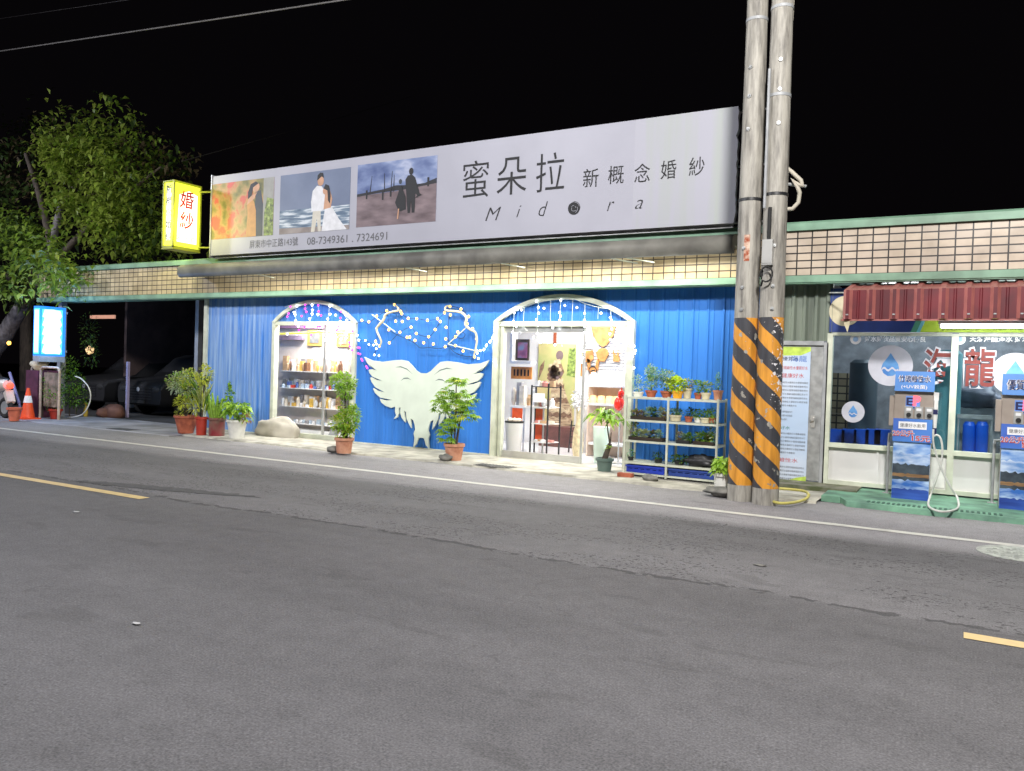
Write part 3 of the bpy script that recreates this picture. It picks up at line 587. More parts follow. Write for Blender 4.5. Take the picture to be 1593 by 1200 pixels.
photo(0, 0, (557, 257), (554, 354), (681, 242), (677, 345), [(0, 5), ([(0, 0), (1, 0), (1, .58), (.5, .52), (0, .50)], 6), ([(0, .49), (.3, .52), (.6, .53), (.86, .56), (1, .58), (1, .66), (.86, .60), (.7, .59), (.5, .61), (.35, .57), (0, .53)], P_['land'])] + tr_ + [
    ([(.66, .16), (.69, .16), (.70, .36), (.71, .16), (.745, .16), (.75, .45), (.79, .40), (.80, .46), (.74, .70), (.70, .75), (.65, .74), (.62, .68), (.64, .42)], P_['black']), (ell(.69, .80, .027, .055), P_['black']),
    ([(.50, .34), (.55, .20), (.58, .20), (.64, .22), (.63, .42), (.585, .56), (.57, .60), (.55, .60), (.54, .5)], P_['black']), (ell(.56, .66, .02, .04), P_['suit']), ([(.53, .08), (.545, .08), (.555, .24), (.54, .24)], P_['skin']), ([(.75, .38), (.83, .42), (.79, .46)], P_['black'])])

# yellow lightbox sign
ys = thing('lightbox_sign', 'glowing yellow lightbox sign with red characters at the left end of the billboard', 'sign', (-14.2, 11.0, 3.8))
yx0, yx1, yy0, yy1, yz0, yz1 = -14.40, -14.05, 10.66, 11.33, 3.82, 5.13
mb = MB(); mb.box(yx0 + .02, yx1 - .02, yy0 + .02, yy1, yz0 + .02, yz1 - .02); mb.build('casing', M['eyel'], ys)
fr = MB()
for xx in (yx0, yx1 - .03):
    for yy in (yy0, yy1 - .03): fr.box(xx, xx + .03, yy, yy + .03, yz0 - .03, yz1)
fr.box(yx0, yx1, yy0, yy1, yz0 - .06, yz0); fr.box(yx0, yx1, yy0, yy1, yz1, yz1 + .02)
fr.tube([(-14.1, yy1 - .05, yz1 - .1), (-13.7, 11.42, yz1 - .1)], .02, n=6); fr.tube([(-14.1, yy1 - .05, yz0 + .05), (-13.7, 11.42, yz0 + .05)], .02, n=6)
fr.build('frame', mat('olive_sign_frame', srgb(150, 156, 40), .5), ys)
mb = MB(); X = yx1 - .018
mb.face([(X + .001, yy0 + .10, yz0 + .10), (X + .001, yy1 - .09, yz0 + .10), (X + .001, yy1 - .09, yz1 - .2), (X + .001, yy1 - .3, yz1 - .14), (X + .001, yy0 + .14, yz1 - .25)]); mb.face([(yx0 + .11, yy0 + .018, yz0 + .12), (yx1 - .11, yy0 + .018, yz0 + .12), (yx1 - .11, yy0 + .018, yz1 - .14), (yx0 + .11, yy0 + .018, yz1 - .14)]); mb.build('lit_face', M['ewhite'], ys)
mb = MB()
text(mb, '婚', (X + .003, 10.98, 4.80), .36, .34, 0, (0, 1, 0), shear=.1, off=.015); text(mb, '紗', (X + .003, 10.98, 4.38), .36, .34, 0, (0, 1, 0), shear=.1, off=.015)
for s, yv in (('名', 10.80), ('店', 10.98), ('館', 11.14)): text(mb, s, (X + .003, yv, 4.0), .13, .11, 1, (0, 1, 0))
for i, s in enumerate('新概念婚紗'): text(mb, s, ((yx0 + yx1) / 2, yy0 + .015, 4.98 - i * .24), .17, .19, 1, off=.01)
mb.build('lettering', [M['redink'], M['navyink']], ys)
point('yellow_sign_glow', (-13.85, 10.6, 4.3), 30, (1, .95, .3), .3); point('yellow_sign_glow', (-14.95, 11.0, 4.45), 60, (.95, .95, .3), .3)
# ------------------------------------------------------------------ utility poles
def pole(name, label, px, base_py, lean):
    g = G(px, base_py); rb, rt, H = .158, .108, 9.2
    o = thing(name, label, 'utility pole', g, 'utility poles')
    mb = MB(); nseg = 16; n = 40; vs = []
    for i in range(nseg + 1):
        t = i / nseg; r = rb + (rt - rb) * t
        for j in range(n):
            a = 2 * math.pi * j / n; vs.append(g + Vector((r * math.cos(a) + lean * t, r * math.sin(a), H * t - .02)))
    mb.grid(vs, [(i * n + j, i * n + (j + 1) % n, (i + 1) * n + (j + 1) % n, (i + 1) * n + j) for i in range(nseg) for j in range(n)], 0, True); mb.face(vs[-n:])
    s = mb.build('shaft', M['pole2' if 'flaked' in label else 'pole'], o)
    f = lambda z: (g + Vector((lean * z / H, 0, z)), rb + (rt - rb) * z / H)
    return o, f
pa, fa = pole('utility_pole', 'concrete utility pole with yellow and black stripes, left of the touching pair', 1151, 778, -.02)
pb, fb = pole('utility_pole', 'concrete utility pole with yellow and black stripes and flaked paint, right of the touching pair', 1190, 784, -.03)
for o, f, zs, nm in ((pa, fa, (3.70, 5.9), 0), (pb, fb, (3.72, 5.95, 4.9), 1)):
    for z in zs:
        c, r = f(z); mb = MB(); mb.lathe([(r - .004, -.02), (r + .006, -.018), (r + .006, .018), (r - .004, .02)], c, n=32); mb.build('band', M['black'] if z < 4.5 else M['greyst'], o)
    for z in (4.55, 4.95, 5.3, 3.1, 2.62, 2.35):
        c, r = f(z); a = -1.75 + .4 * nm; q = c + Vector((r * math.cos(a), r * math.sin(a), 0)); d = Vector((math.cos(a), math.sin(a), 0))
        mb = MB(); mb.tube([q - d * .01, q + d * .018], .022, n=10); mb.tube([q + d * .018, q + d * .03], .010, n=8); mb.build('bolt', M['steel'], o)
c, r = fa(3.1); mb = MB(); vs = []
for i in range(7):
    a = -1.75 + i * .08
    for z in (-.16, .16): vs.append(c + Vector(((r + .004) * math.cos(a), (r + .004) * math.sin(a), z)))
mb.grid(vs, [(2 * i, 2 * i + 2, 2 * i + 3, 2 * i + 1) for i in range(6)]); mb.build('sticker', M['rust'], pa)
c, r = fb(3.02); mb = MB(); mb.box(c.x - .09, c.x + .03, c.y - r - .09, c.y - r + .01, 2.86, 3.16); mb.box(c.x - .085, c.x + .025, c.y - r - .096, c.y - r - .088, 2.88, 3.14); mb.build('meter_box', M['alu'], pb)
mb = MB(); mb.tube([(c.x - .10, c.y - r - .02, 2.62)] + [(c.x - .03 + .07 * math.cos(t), c.y - r - .08, 2.75 + .09 * math.sin(t)) for t in [k * .5 - 2.2 for k in range(13)]] + [(c.x - .09, c.y - r - .02, 2.8)], .011, n=6); mb.tube([(c.x - .03, c.y - r - .02, 3.14), (c.x - .03, c.y - r - .015, 3.55)], .022, n=8); mb.build('wire', M['rubber'], pb)
mb = MB(); mb.tube([(c.x - .10 , c.y - r + .0, 3.55), (c.x - .10, c.y - r - .005, 5.2)], .018, n=8); mb.build('conduit', M['greyst'], pb)
# coil of cable at the back of the right pole
c4, r4 = fb(3.85); pts = [W(px, py, 10.12) for px, py in ((1233, -8), (1231, 30), (1226, 60), (1223, 95), (1222, 160), (1220, 250), (1219, 258), (1232, 268), (1246, 281), (1249, 290), (1242, 288), (1232, 279), (1240, 290), (1244, 300), (1242, 315), (1233, 325), (1222, 326), (1213, 323))]
mb = MB(); mb.tube(pts, .026, n=8); o = mb.build('cable', M['rope'], None, tuple(pts[0])); tag(o, 'pale cable running down the right utility pole and coiling beside the shop fascia', 'cable')
q = W(1213, 285, 10.1); q2 = W(1254, 290, 10.25); mb = MB(); mb.tube([q, q2], .02, n=6); mb.build('bracket', M['steel'], pb)

# overhead wires
def wire(a, b, sag, r, label):
    a, b = Vector(a), Vector(b); n = 40; mb = MB()
    mb.tube([a.lerp(b, i / n) - Vector((0, 0, sag * 4 * (i / n) * (1 - i / n))) for i in range(n + 1)], r, n=5)
    o = mb.build('overhead_wire', M['cable' if r > .015 else 'wire'], None, tuple(a)); tag(o, label, 'wire')
wire(W(-160, 103, 14), W(1188, -99, 10.1), .02, .017, 'overhead wire crossing the top left corner of the night sky')
wire(W(-200, 58, 15), W(1200, -150, 10.1), .02, .006, 'faint thin overhead wire above the thicker one in the top left sky')
wire(W(283, 251, 12.2), W(640, 150, 48), .05, .012, 'short overhead wire fading into the dark above the yellow sign')
wire(W(120, 297, 12.6), W(430, 240, 45), .05, .008, 'thin wire running through the tree crown left of the billboard')

# ------------------------------------------------------------------ winged board
wl = [(488, 583), (470, 582), (445, 565), (420, 535), (390, 505), (350, 497), (300, 500), (230, 510), (160, 500), (112, 478), (130, 515), (150, 540), (196, 566), (160, 557), (140, 560), (146, 582), (165, 605), (232, 634), (190, 626), (157, 609), (150, 612), (160, 640), (185, 675), (246, 706), (200, 697), (172, 679), (170, 684), (182, 710), (215, 740), (294, 756), (250, 758), (212, 748), (222, 772), (250, 793), (285, 806), (312, 797), (310, 830), (318, 853), (303, 878), (326, 866), (336, 838), (333, 810), (346, 798), (344, 838), (352, 868), (377, 900), (377, 878), (370, 850), (368, 822), (380, 832), (385, 872), (400, 910), (415, 936), (413, 902), (410, 872), (428, 886), (437, 918), (440, 945), (430, 970), (436, 1000), (428, 1060), (448, 1040), (461, 1002), (468, 998)]
k = 260 / 1076
wp = [W(540 + x * k, 440 + y * k, D - .05) for x, y in wl]
cx = W(540 + 489 * k, 440 + 700 * k, D - .05).x
half = [(p.x, p.z) for p in wp]
outl = half + [(2 * cx - x, z - .0) for x, z in half[::-1][:-1] if abs(x - cx) > .004]
mb = MB(); mb.prism([(x, D - .062, z) for x, z in outl], (0, .034, 0), 0)
for pts in (((310, 545), (345, 545), (385, 560), (420, 588)), ((345, 632), (365, 620), (390, 618), (412, 626)), ((140, 528), (155, 545), (172, 557))):
    P = [W(540 + x * k, 440 + y * k, D - .063) for x, y in pts]
    for sgn in (1, -1):
        Q = [Vector((p.x if sgn > 0 else 2 * cx - p.x, p.y, p.z)) for p in P]
        for a, b, wa, wb in zip(Q, Q[1:], (.002, .02, .02), (.02, .02, .002)): mb.face([a + Vector((0, 0, wa)), b + Vector((0, 0, wb)), b, a] if len(Q) else [], 1)
wing = mb.build('wing_board', [M['wing'], M['slit']], None, (cx, D - .05, .05)); tag(wing, 'large ivory cut-out board of spread angel wings with a forked tail on the blue wall', 'wall decoration')

# bow-shaped branches
def ptsk(l, Y, x0=540, y0=440, kk=k): return [W(x0 + x * kk, y0 + y * kk, Y) for x, y in l]
def smooth_pts(P, n=4):
    P = [Vector(p) for p in P]; out = []
    for i in range(len(P) - 1):
        p0, p1, p2, p3 = P[max(i - 1, 0)], P[i], P[i + 1], P[min(i + 2, len(P) - 1)]
        for j in range(n):
            t = j / n; out.append(.5 * ((2 * p1) + (p2 - p0) * t + (2 * p0 - 5 * p1 + 4 * p2 - p3) * t * t + (3 * p1 - p0 - 3 * p2 + p3) * t ** 3))
    return out + [P[-1]]
for lab, bow, extra in (('white wooden bow with an arrow across it, hung left above the wings', [(297, 135), (322, 155), (330, 178), (290, 188), (250, 205), (234, 240), (206, 272), (190, 300), (204, 340), (220, 380), (208, 412)], [[(160, 205), (310, 318)]]),
                        ('white wooden bow with a taut string, hung right above the wings', [(662, 148), (637, 153), (634, 178), (690, 184), (742, 196), (770, 230), (762, 268), (790, 300), (825, 320), (836, 370), (826, 430), (814, 482)], [[(772, 285), (650, 395)], [(650, 397), (832, 440)]])):
    P = smooth_pts(ptsk(bow, D - .10)); o = thing('bow_ornament', lab, 'wall decoration', P[len(P) // 2], 'bow ornaments above the wings')
    mb = MB(); mb.tube(P, [.026 - .012 * abs(i / len(P) - .5) * 2 for i in range(len(P))], n=8); mb.build('limb', M['creampot'], o)
    for e in extra:
        mb = MB(); mb.tube(ptsk(e, D - .08), .011, n=6); mb.build('arrow' if len(extra) == 1 else 'bowstring', M['wing'], o)

# ------------------------------------------------------------------ string lights
def lights(name, label, wires, bulbs, Y, m, r=.017, wm='rubber', x0=540, y0=440, kk=k, heart=False):
    P0 = W(x0 + bulbs[0][0] * kk, y0 + bulbs[0][1] * kk, Y); o = thing(name, label, 'string lights', P0, 'string lights on the blue shop front')
    if wires:
        mb = MB()
        for wv in wires: mb.tube(smooth_pts(ptsk(wv, Y + .02, x0, y0, kk), 3), .005, n=4, cap=False)
        mb.build('wire', M[wm], o)
    src = MB(); 
    if heart:
        h = [(0, -1.0), (.95, .1), (.9, .6), (.45, .8), (0, .45), (-.45, .8), (-.9, .6), (-.95, .1)]; src.prism([(x * r * 1.25, -.006, z * r * 1.25) for x, z in h], (0, .012, 0))
    else: src.blob((0, 0, 0), (r, r, r * 1.15), sub=0, amp=0)
    proto = None
    for b in bulbs:
        c = W(x0 + b[0] * kk, y0 + b[1] * kk, Y + random.uniform(-.012, .012)); mm = m if len(b) < 3 else b[2]
        me = src.build('bulb', M[mm], o, None) if mm not in lights_cache.get(name + label, {}) else lights_cache[name + label][mm].copy()
        if mm not in lights_cache.setdefault(name + label, {}):
            lights_cache[name + label][mm] = me; me.data.transform(Matrix.Translation(OFF[o.name]))
        else: COL.objects.link(me); me.parent = o
        me.location = c - P0
    return o
lights_cache = {}
warm = [(305, 142), (345, 185), (352, 200), (190, 215), (255, 180), (393, 230), (312, 248), (355, 250), (448, 232), (517, 242), (582, 232), (600, 250), (412, 287), (567, 302), (445, 327), (340, 320), (268, 303), (386, 352), (403, 350), (525, 348), (437, 372), (493, 387), (555, 395), (632, 412), (272, 388), (183, 377), (208, 408), (190, 295), (638, 288), (635, 362), (627, 195), (665, 208), (662, 153), (733, 170), (783, 218), (773, 265), (808, 297), (712, 318), (698, 348), (697, 405), (747, 440), (833, 362), (820, 478), (95, 243), (140, 252)]
lights('string_light', 'warm white string lights draped between the two white bows', [[(50, 270), (95, 250), (140, 255), (190, 220), (255, 185), (310, 200), (355, 205), (393, 230), (448, 232), (517, 242), (582, 232), (627, 195), (662, 153), (733, 170), (783, 218)],
    [(268, 303), (310, 330), (388, 365), (437, 390), (470, 420), (530, 418), (590, 425), (632, 415), (660, 410), (680, 440), (740, 470), (820, 478)], [(655, 220), (650, 300), (655, 395)], [(272, 388), (340, 320), (412, 287), (445, 327), (525, 348), (567, 302), (600, 250)], [(635, 362), (698, 405), (747, 440)], [(655, 395), (712, 318), (760, 330), (740, 360), (698, 348)]], warm, D - .09, 'ebulbY', .023)
lights('string_light', 'cool white string lights trailing from the arched window towards the left bow', [[(40, 330), (75, 370), (118, 372), (170, 402), (188, 425), (175, 465)]], [(65, 340), (75, 370), (118, 372), (140, 398), (170, 402), (188, 395), (188, 425), (175, 465), (205, 470)], D - .07, 'ebulbW', .016)
lights('string_light', 'violet light tube strung beside the arched window', [[(60, 400), (75, 440), (95, 500), (130, 560)]], [(70, 418), (80, 420), (72, 456), (84, 460), (92, 492), (98, 502), (124, 540), (130, 550)], D - .07, 'ebulbV', .02)
lights('string_light', 'cool white string lights trailing from the right bow to the doorway', [[(845, 458), (858, 440), (895, 412), (935, 357), (948, 303), (990, 260)]], [(948, 303), (935, 355), (918, 380), (922, 376), (895, 408), (898, 400), (878, 433), (882, 428), (858, 437), (838, 438), (845, 488), (838, 455), (955, 505), (960, 530), (948, 508)], D - .08, 'ebulbW', .016)
dl = [(180, 165), (160, 187), (155, 240), (172, 273), (150, 308), (310, 153), (313, 190), (298, 230), (308, 262), (305, 317), (280, 340), (322, 372), (298, 115), (450, 110), (475, 142), (442, 185), (448, 208), (442, 233), (400, 280), (413, 388), (597, 190), (597, 232), (598, 272), (598, 310), (593, 428), (585, 468), (757, 217), (764, 232), (767, 288), (757, 355), (755, 318), (820, 335), (890, 285), (888, 320), (887, 345), (905, 395), (915, 423), (885, 470), (895, 460), (905, 530), (38, 295), (25, 345), (8, 370), (40, 490), (45, 515), (898, 255), (893, 300), (910, 440), (880, 380), (205, 170), (345, 160), (550, 155), (700, 190)]
lights('icicle_light', 'white icicle lights hanging across the arched doorway', [[(110, 215), (180, 165), (300, 115), (450, 92), (530, 100), (600, 130), (690, 155), (770, 168), (860, 215), (900, 260), (890, 330), (905, 400), (890, 470), (900, 560), (890, 620)], [(160, 180), (152, 320)], [(310, 120), (302, 320), (322, 372)], [(388, 100), (385, 230), (400, 282)], [(525, 100), (520, 220), (516, 290)], [(600, 130), (598, 310)], [(685, 155), (680, 225)], [(760, 168), (764, 300)], [(450, 95), (442, 235)], [(222, 150), (218, 260), (240, 300)], [(40, 290), (20, 360), (40, 500)]], dl, D - .12, 'ebulbW', .017, 'wing', 760, 440, .25)
P, Wt = 'ebulbP', 'ebulbW'
hl = [(320, 175, P), (415, 165, Wt), (548, 145, P), (545, 207, P), (565, 255, P), (655, 148, Wt), (660, 228, Wt), (655, 288, Wt), (750, 155, P), (757, 250, P), (930, 165, Wt), (1105, 245, P), (290, 280, P), (270, 330, P), (375, 262, Wt), (390, 300, Wt), (400, 395, Wt), (402, 435, Wt), (493, 320, P), (615, 365, Wt), (605, 435, Wt), (745, 298, Wt), (793, 310, P), (935, 292, Wt), (1020, 305, Wt), (897, 367, Wt), (1095, 350, P), (1090, 408, Wt), (1195, 385, Wt), (1200, 452, Wt), (440, 480, Wt), (538, 490, P), (780, 485, P), (745, 488, P), (918, 480, Wt), (922, 527, Wt), (1065, 490, P), (1045, 532, P), (1030, 540, P), (270, 600, Wt), (1195, 540, Wt), (1220, 560, Wt), (1280, 555, P), (450, 540, P), (915, 638, Wt), (848, 695, Wt), (1105, 675, Wt), (1180, 668, Wt), (1185, 610, Wt), (940, 750, Wt), (1355, 622, Wt), (1380, 695, Wt), (1235, 730, P), (1245, 790, P), (1275, 850, P), (640, 615, P), (725, 445, Wt)]
lights('heart_light', 'pink and white heart string lights hanging over the arched window', [[(230, 180), (420, 120), (560, 100), (760, 110), (930, 165), (1105, 250), (1200, 380), (1210, 560)], [(285, 160), (270, 330)], [(405, 130), (400, 440)], [(550, 105), (565, 260)], [(657, 100), (655, 300), (610, 440)], [(755, 110), (757, 250)], [(930, 165), (900, 370)], [(920, 460), (940, 750)]], hl, D - .11, Wt, .020, 'wing', 420, 460, .1, heart=True)
point('heart_light_glow', (-11.2, 11.55, 2.45), 1.6, (.75, .4, 1), .25)

# ------------------------------------------------------------------ plants
def pot_mesh(c, rt, rb, h, rim=.03, rh=.05, square=False):
    mb = MB(); n = 24
    mb.lathe([(0.001, 0), (rb, 0), (rt, h - rh), (rt + rim, h - rh + .002), (rt + rim, h), (rt + rim - .018, h), (rt - .012, h - rh - .01), (rt - .02, h - .06 if h > .12 else h * .6)], c, 0, n)
    return mb
def soil_disc(c, r, z):
    mb = MB(); mb.lathe([(r, 0), (r * .6, .012), (.001, .016)], (c[0], c[1], c[2] + z), 0, 18); return mb
def rdir(up=.3):
    t = random.uniform(0, 2 * math.pi); z = random.uniform(-.5, 1) + up; v = Vector((math.cos(t), math.sin(t), z)); return v.normalized()
def foliage(mb, c, r, n, L, wd, ms, up=.3, shell=.5, droop=.25):
    c = Vector(c)
    for i in range(n):
        d = Vector((random.gauss(0, 1), random.gauss(0, 1), random.gauss(0, 1))).normalized(); q = shell + (1 - shell) * random.random() ** .5
        p = c + Vector((d.x * r[0], d.y * r[1], d.z * r[2])) * q
        dd = (d + Vector((random.uniform(-.7, .7), random.uniform(-.7, .7), up + random.uniform(-.5, .5)))).normalized()
        mb.leaf(p, dd, L * random.uniform(.6, 1.2), wd * random.uniform(.7, 1.2), random.choice(ms), droop)
def plant(label, g, potm, pot, fol, stems=None, soil=True, name='potted_plant', cat='potted plant', leafmats=('leafA', 'leafB', 'leafC', 'leafY'), group='potted plants along the shop front'):
    o = thing(name, label, cat, g, group); rt, rb, h = pot
    pot_mesh(g, rt - .02, rb, h, .02, min(.045, h * .25)).build('pot', M[potm], o)
    if soil: soil_disc(g, rt - .03, h - .035).build('soil', M['soil'], o)
    if stems:
        mb = MB()
        for st in stems: mb.tube([Vector(g) + Vector(s[:3]) for s in st], [s[3] for s in st], n=7)
        mb.build('stem', M['bark'], o)
    mb = MB(); fol(mb, Vector(g)); mb.build('foliage', [M[q] for q in leafmats], o)
    return o
ZP = .03
def GP(px, py): return G(px, py, ZP)
# 1 bushy yellow-green croton in a terracotta pot
g = GP(289, 674)
def f1(mb, g):
    for c, r, n, ms in (((-.28, .0, 1.06), (.25, .2, .16), 260, (2, 3, 0)), ((.02, 0, 1.12), (.24, .2, .18), 260, (0, 1, 2)), ((-.05, -.08, .98), (.32, .2, .2), 240, (2, 3, 3)), ((.18, -.1, .86), (.2, .18, .22), 220, (1, 1, 0)), ((.08, -.14, .64), (.17, .12, .12), 150, (1, 1, 1)), ((-.40, .02, .92), (.12, .1, .1), 70, (2, 3)), ((-.06, -.1, .42), (.06, .06, .12), 40, (1, 1))): foliage(mb, g + Vector(c), r, n, .085, .035, ms, shell=.25)
plant('bushy pale yellow-green plant in a terracotta pot at the carport corner', g, 'terra', (.24, .145, .36), f1, [[(0, 0, .3, .025), (-.06, 0, .6, .022), (-.2, 0, .95, .014)], [(0, 0, .3, .022), (.05, 0, .65, .018), (.1, 0, 1.0, .012)]], leafmats=('leafA', 'leafY', 'leafP', 'leafPale'))
# 2 tall cactus-like plant in narrow red pot
g = GP(313, 677)
def f2(mb, g):
    for i in range(70):
        a = random.uniform(0, 6.28); h0 = random.uniform(.36, .95); mb.leaf(g + Vector((.05 * math.cos(a), .05 * math.sin(a), h0)), (math.cos(a) * .45 - .12, math.sin(a) * .45, 1), random.uniform(.25, .5), .055, random.choice((0, 1, 2)), .1)
    foliage(mb, g + Vector((.06, 0, 1.20)), (.16, .12, .20), 130, .10, .045, (1, 2, 2), shell=.2)
    foliage(mb, g + Vector((-.12, -.05, .55)), (.13, .1, .12), 60, .16, .045, (2, 3), shell=.2)
plant('tall spiky plant with yellowing tips in a narrow red pot', g, 'redpot', (.125, .095, .36), f2, [[(0, 0, .3, .02), (.03, 0, .8, .018), (.08, 0, 1.2, .012)]], leafmats=('leafC', 'leafP', 'leafY', 'leafPale'))
# 3 upright succulent stems in wine-red pot
g = GP(337, 678)
def f3(mb, g):
    for x, lean, h in ((-.1, -.16, .62), (-.04, -.08, .55), (.02, .02, .5), (.07, .10, .45), (-.13, -.2, .45)):
        mb.tube([g + Vector((x, -.02, .3)), g + Vector((x + lean * .5, -.03, .3 + h * .55)), g + Vector((x + lean, -.03, .3 + h))], [.03, .036, .012], 1, 8)
    foliage(mb, g + Vector((.12, .06, .55)), (.12, .1, .16), 110, .09, .06, (0, 1, 2), shell=.2)
    foliage(mb, g + Vector((.22, .1, .85)), (.05, .05, .2), 90, .09, .06, (0, 2), shell=.2)
plant('thick-stemmed succulent in a wine-red pot with a grey rim', g, 'winepot', (.175, .15, .36), f3, leafmats=('leafA', 'leafB', 'leafC'))
# 4 white pot with broad hanging leaves
g = GP(368, 682)
def f4(mb, g):
    for i in range(120):
        a = random.uniform(0, 6.28); z = random.uniform(.4, .66); r = random.uniform(.05, .2); d = Vector((math.cos(a), math.sin(a), random.uniform(-.2, .7)))
        mb.leaf(g + Vector((r * math.cos(a), r * math.sin(a), z)), d, random.uniform(.12, .2), .10, random.choice((0, 1, 1, 2)), .55)
    foliage(mb, g + Vector((.30, -.05, .42)), (.13, .08, .08), 40, .1, .05, (3, 1), shell=.2)
plant('broad-leaved green plant spilling over a white pot by the blue wall', g, 'whitepot', (.205, .13, .36), f4, leafmats=('leafA', 'leafB', 'leafC', 'leafR'))
# 5 topiary-like aralia by the window
g = GP(535, 705)
def f5(mb, g):
    for c, r, n, ms in (((-.06, 0, 1.20), (.24, .2, .15), 420, (1, 1, 0)), ((.05, -.05, 1.07), (.17, .15, .14), 200, (0, 1, 2)), ((.0, 0, .82), (.12, .12, .14), 70, (0, 2, 3)), ((.08, -.03, .55), (.22, .18, .2), 380, (0, 1, 3)), ((.17, -.02, .64), (.14, .12, .18), 200, (0, 1)), ((-.1, -.05, .5), (.15, .13, .12), 150, (0, 3)), ((.02, -.05, .38), (.17, .13, .1), 160, (0, 3))): foliage(mb, g + Vector(c), r, n, .075, .04, ms, shell=.3)
plant('tall fine-leaved tiered aralia in a terracotta pot by the arched window', g, 'terrap', (.165, .12, .26), f5, [[(0, 0, .2, .025), (.01, 0, .7, .02), (-.02, 0, 1.1, .014)], [(.03, .02, .2, .02), (.07, .02, .6, .012)]], leafmats=('leafA', 'leafB', 'leafC', 'leafY'))
# 6 palmate plant before the wings
g = GP(706, 716)
st6 = [[(0, 0, .2, .016), (.01, 0, .7, .013), (.0, 0, 1.25, .009)], [(-.04, 0, .2, .014), (-.08, 0, .6, .01), (-.2, -.02, .95, .007)], [(.04, 0, .2, .014), (.10, 0, .65, .01), (.2, 0, .95, .007)], [(.0, .03, .2, .014), (.04, .05, .6, .01)]]
def f6(mb, g):
    for c, r, n in (((.02, 0, 1.28), (.13, .12, .09), 26), ((-.13, 0, 1.03), (.2, .16, .13), 40), ((.16, 0, 1.0), (.22, .16, .14), 46), ((-.28, -.03, .88), (.15, .12, .12), 30), ((.02, -.06, .86), (.22, .16, .15), 42), ((.2, -.04, .74), (.2, .14, .12), 34), ((.0, -.08, .60), (.16, .12, .12), 26), ((-.14, -.05, .47), (.13, .12, .10), 20), ((-.12, -.05, .32), (.1, .1, .08), 14)):
        for i in range(n):
            d = Vector((random.gauss(0, 1), random.gauss(0, 1), random.gauss(0, 1))).normalized(); p = g + Vector(c) + Vector((d.x * r[0], d.y * r[1], d.z * r[2])) * random.uniform(.4, 1)
            dr = Vector((d.x + random.uniform(-.4, .4), d.y + random.uniform(-.4, .4), random.uniform(-.1, .4))).normalized(); sd = dr.cross(Vector((0, 0, 1))).normalized(); mm = random.choice((0, 0, 1, 1, 2, 3) if random.random() < .5 else (0, 1))
            for a in (-1.1, -.6, -.2, .2, .6, 1.1): mb.leaf(p, dr * math.cos(a) + sd * math.sin(a), .125 * (1 - .25 * abs(a)), .03, mm, .45)
plant('palm-leaved green plant on thin stems in a terracotta pot before the wing board', g, 'terrap', (.175, .12, .27), f6, st6, leafmats=('leafA', 'leafB', 'leafC', 'leafY'))
# 7 money tree by the door
g = GP(940, 733)
def f7(mb, g):
    for c in ((-.03, 0, .92), (.10, -.02, .86), (-.15, 0, .84), (.02, -.1, .82), (.16, .03, .78), (-.06, .06, .88)):
        for i in range(8):
            a = i * .8 + random.random(); d = Vector((math.cos(a), math.sin(a), random.uniform(-.25, .3))); mb.leaf(g + Vector(c), d, random.uniform(.19, .27), .085, random.choice((0, 1, 1, 2)), .5)
    for i in range(7): mb.leaf(g + Vector((.09, -.03, .36)), rdir(), .11, .05, 1, .3)
plant('small money tree with a thick leaning trunk in a grey-green pot by the doorway', g, 'greenpot', (.14, .10, .2), f7, [[(-.02, 0, .12, .05), (.03, 0, .28, .042), (.08, 0, .42, .034)], [(.08, 0, .40, .014), (.03, 0, .65, .01), (-.02, 0, .95, .008)], [(.08, 0, .40, .010), (.1, -.02, .6, .006)]])
# stones and brick
def stone(px, py, r, label, seed):
    g = GP(px, py); mb = MB(); mb.blob(g + Vector((0, 0, r[2] * .7)), r, sub=3, amp=.35, fr=1.6, seed=seed); o = mb.build('stone', M['stone'], None, tuple(g)); tag(o, label, 'stone', 'stones on the pavement')
stone(519, 703, (.13, .10, .06), 'flat grey stone at the foot of the tiered aralia pot', 1)
stone(693, 717, (.12, .09, .07), 'rounded grey stone leaning on the pot before the wing board', 2)
stone(1011, 748, (.12, .08, .05), 'flat brown stone under the front edge of the plant rack', 3)
stone(1122, 770, (.24, .12, .06), 'broad low stone lying at the foot of the left striped pole', 4)
g = GP(973, 742); mb = MB(); mb.box(g.x - .11, g.x + .11, g.y - .05, g.y + .05, ZP, ZP + .055); o = mb.build('brick', M['terra'], None, tuple(g)); tag(o, 'loose red brick propping the left corner of the plant rack', 'brick')
# grey concrete lump against the wall by the window
mb = MB(); a = W(390, 660, 11.7); b = W(500, 660, 11.7)
mb.blob(((a.x + b.x) / 2 - .22, 11.72, .12), ((b.x - a.x) / 2 * .62, .15, .30), sub=5, amp=.22, fr=1.9, seed=5); o = mb.build('covered_heap', mat('grey_tarp', srgb(186, 180, 168), .85, var=.2, scale=3), None, (a.x, 11.74, .03)); tag(o, 'low grey covered heap lying against the blue wall left of the arched window', 'heap')
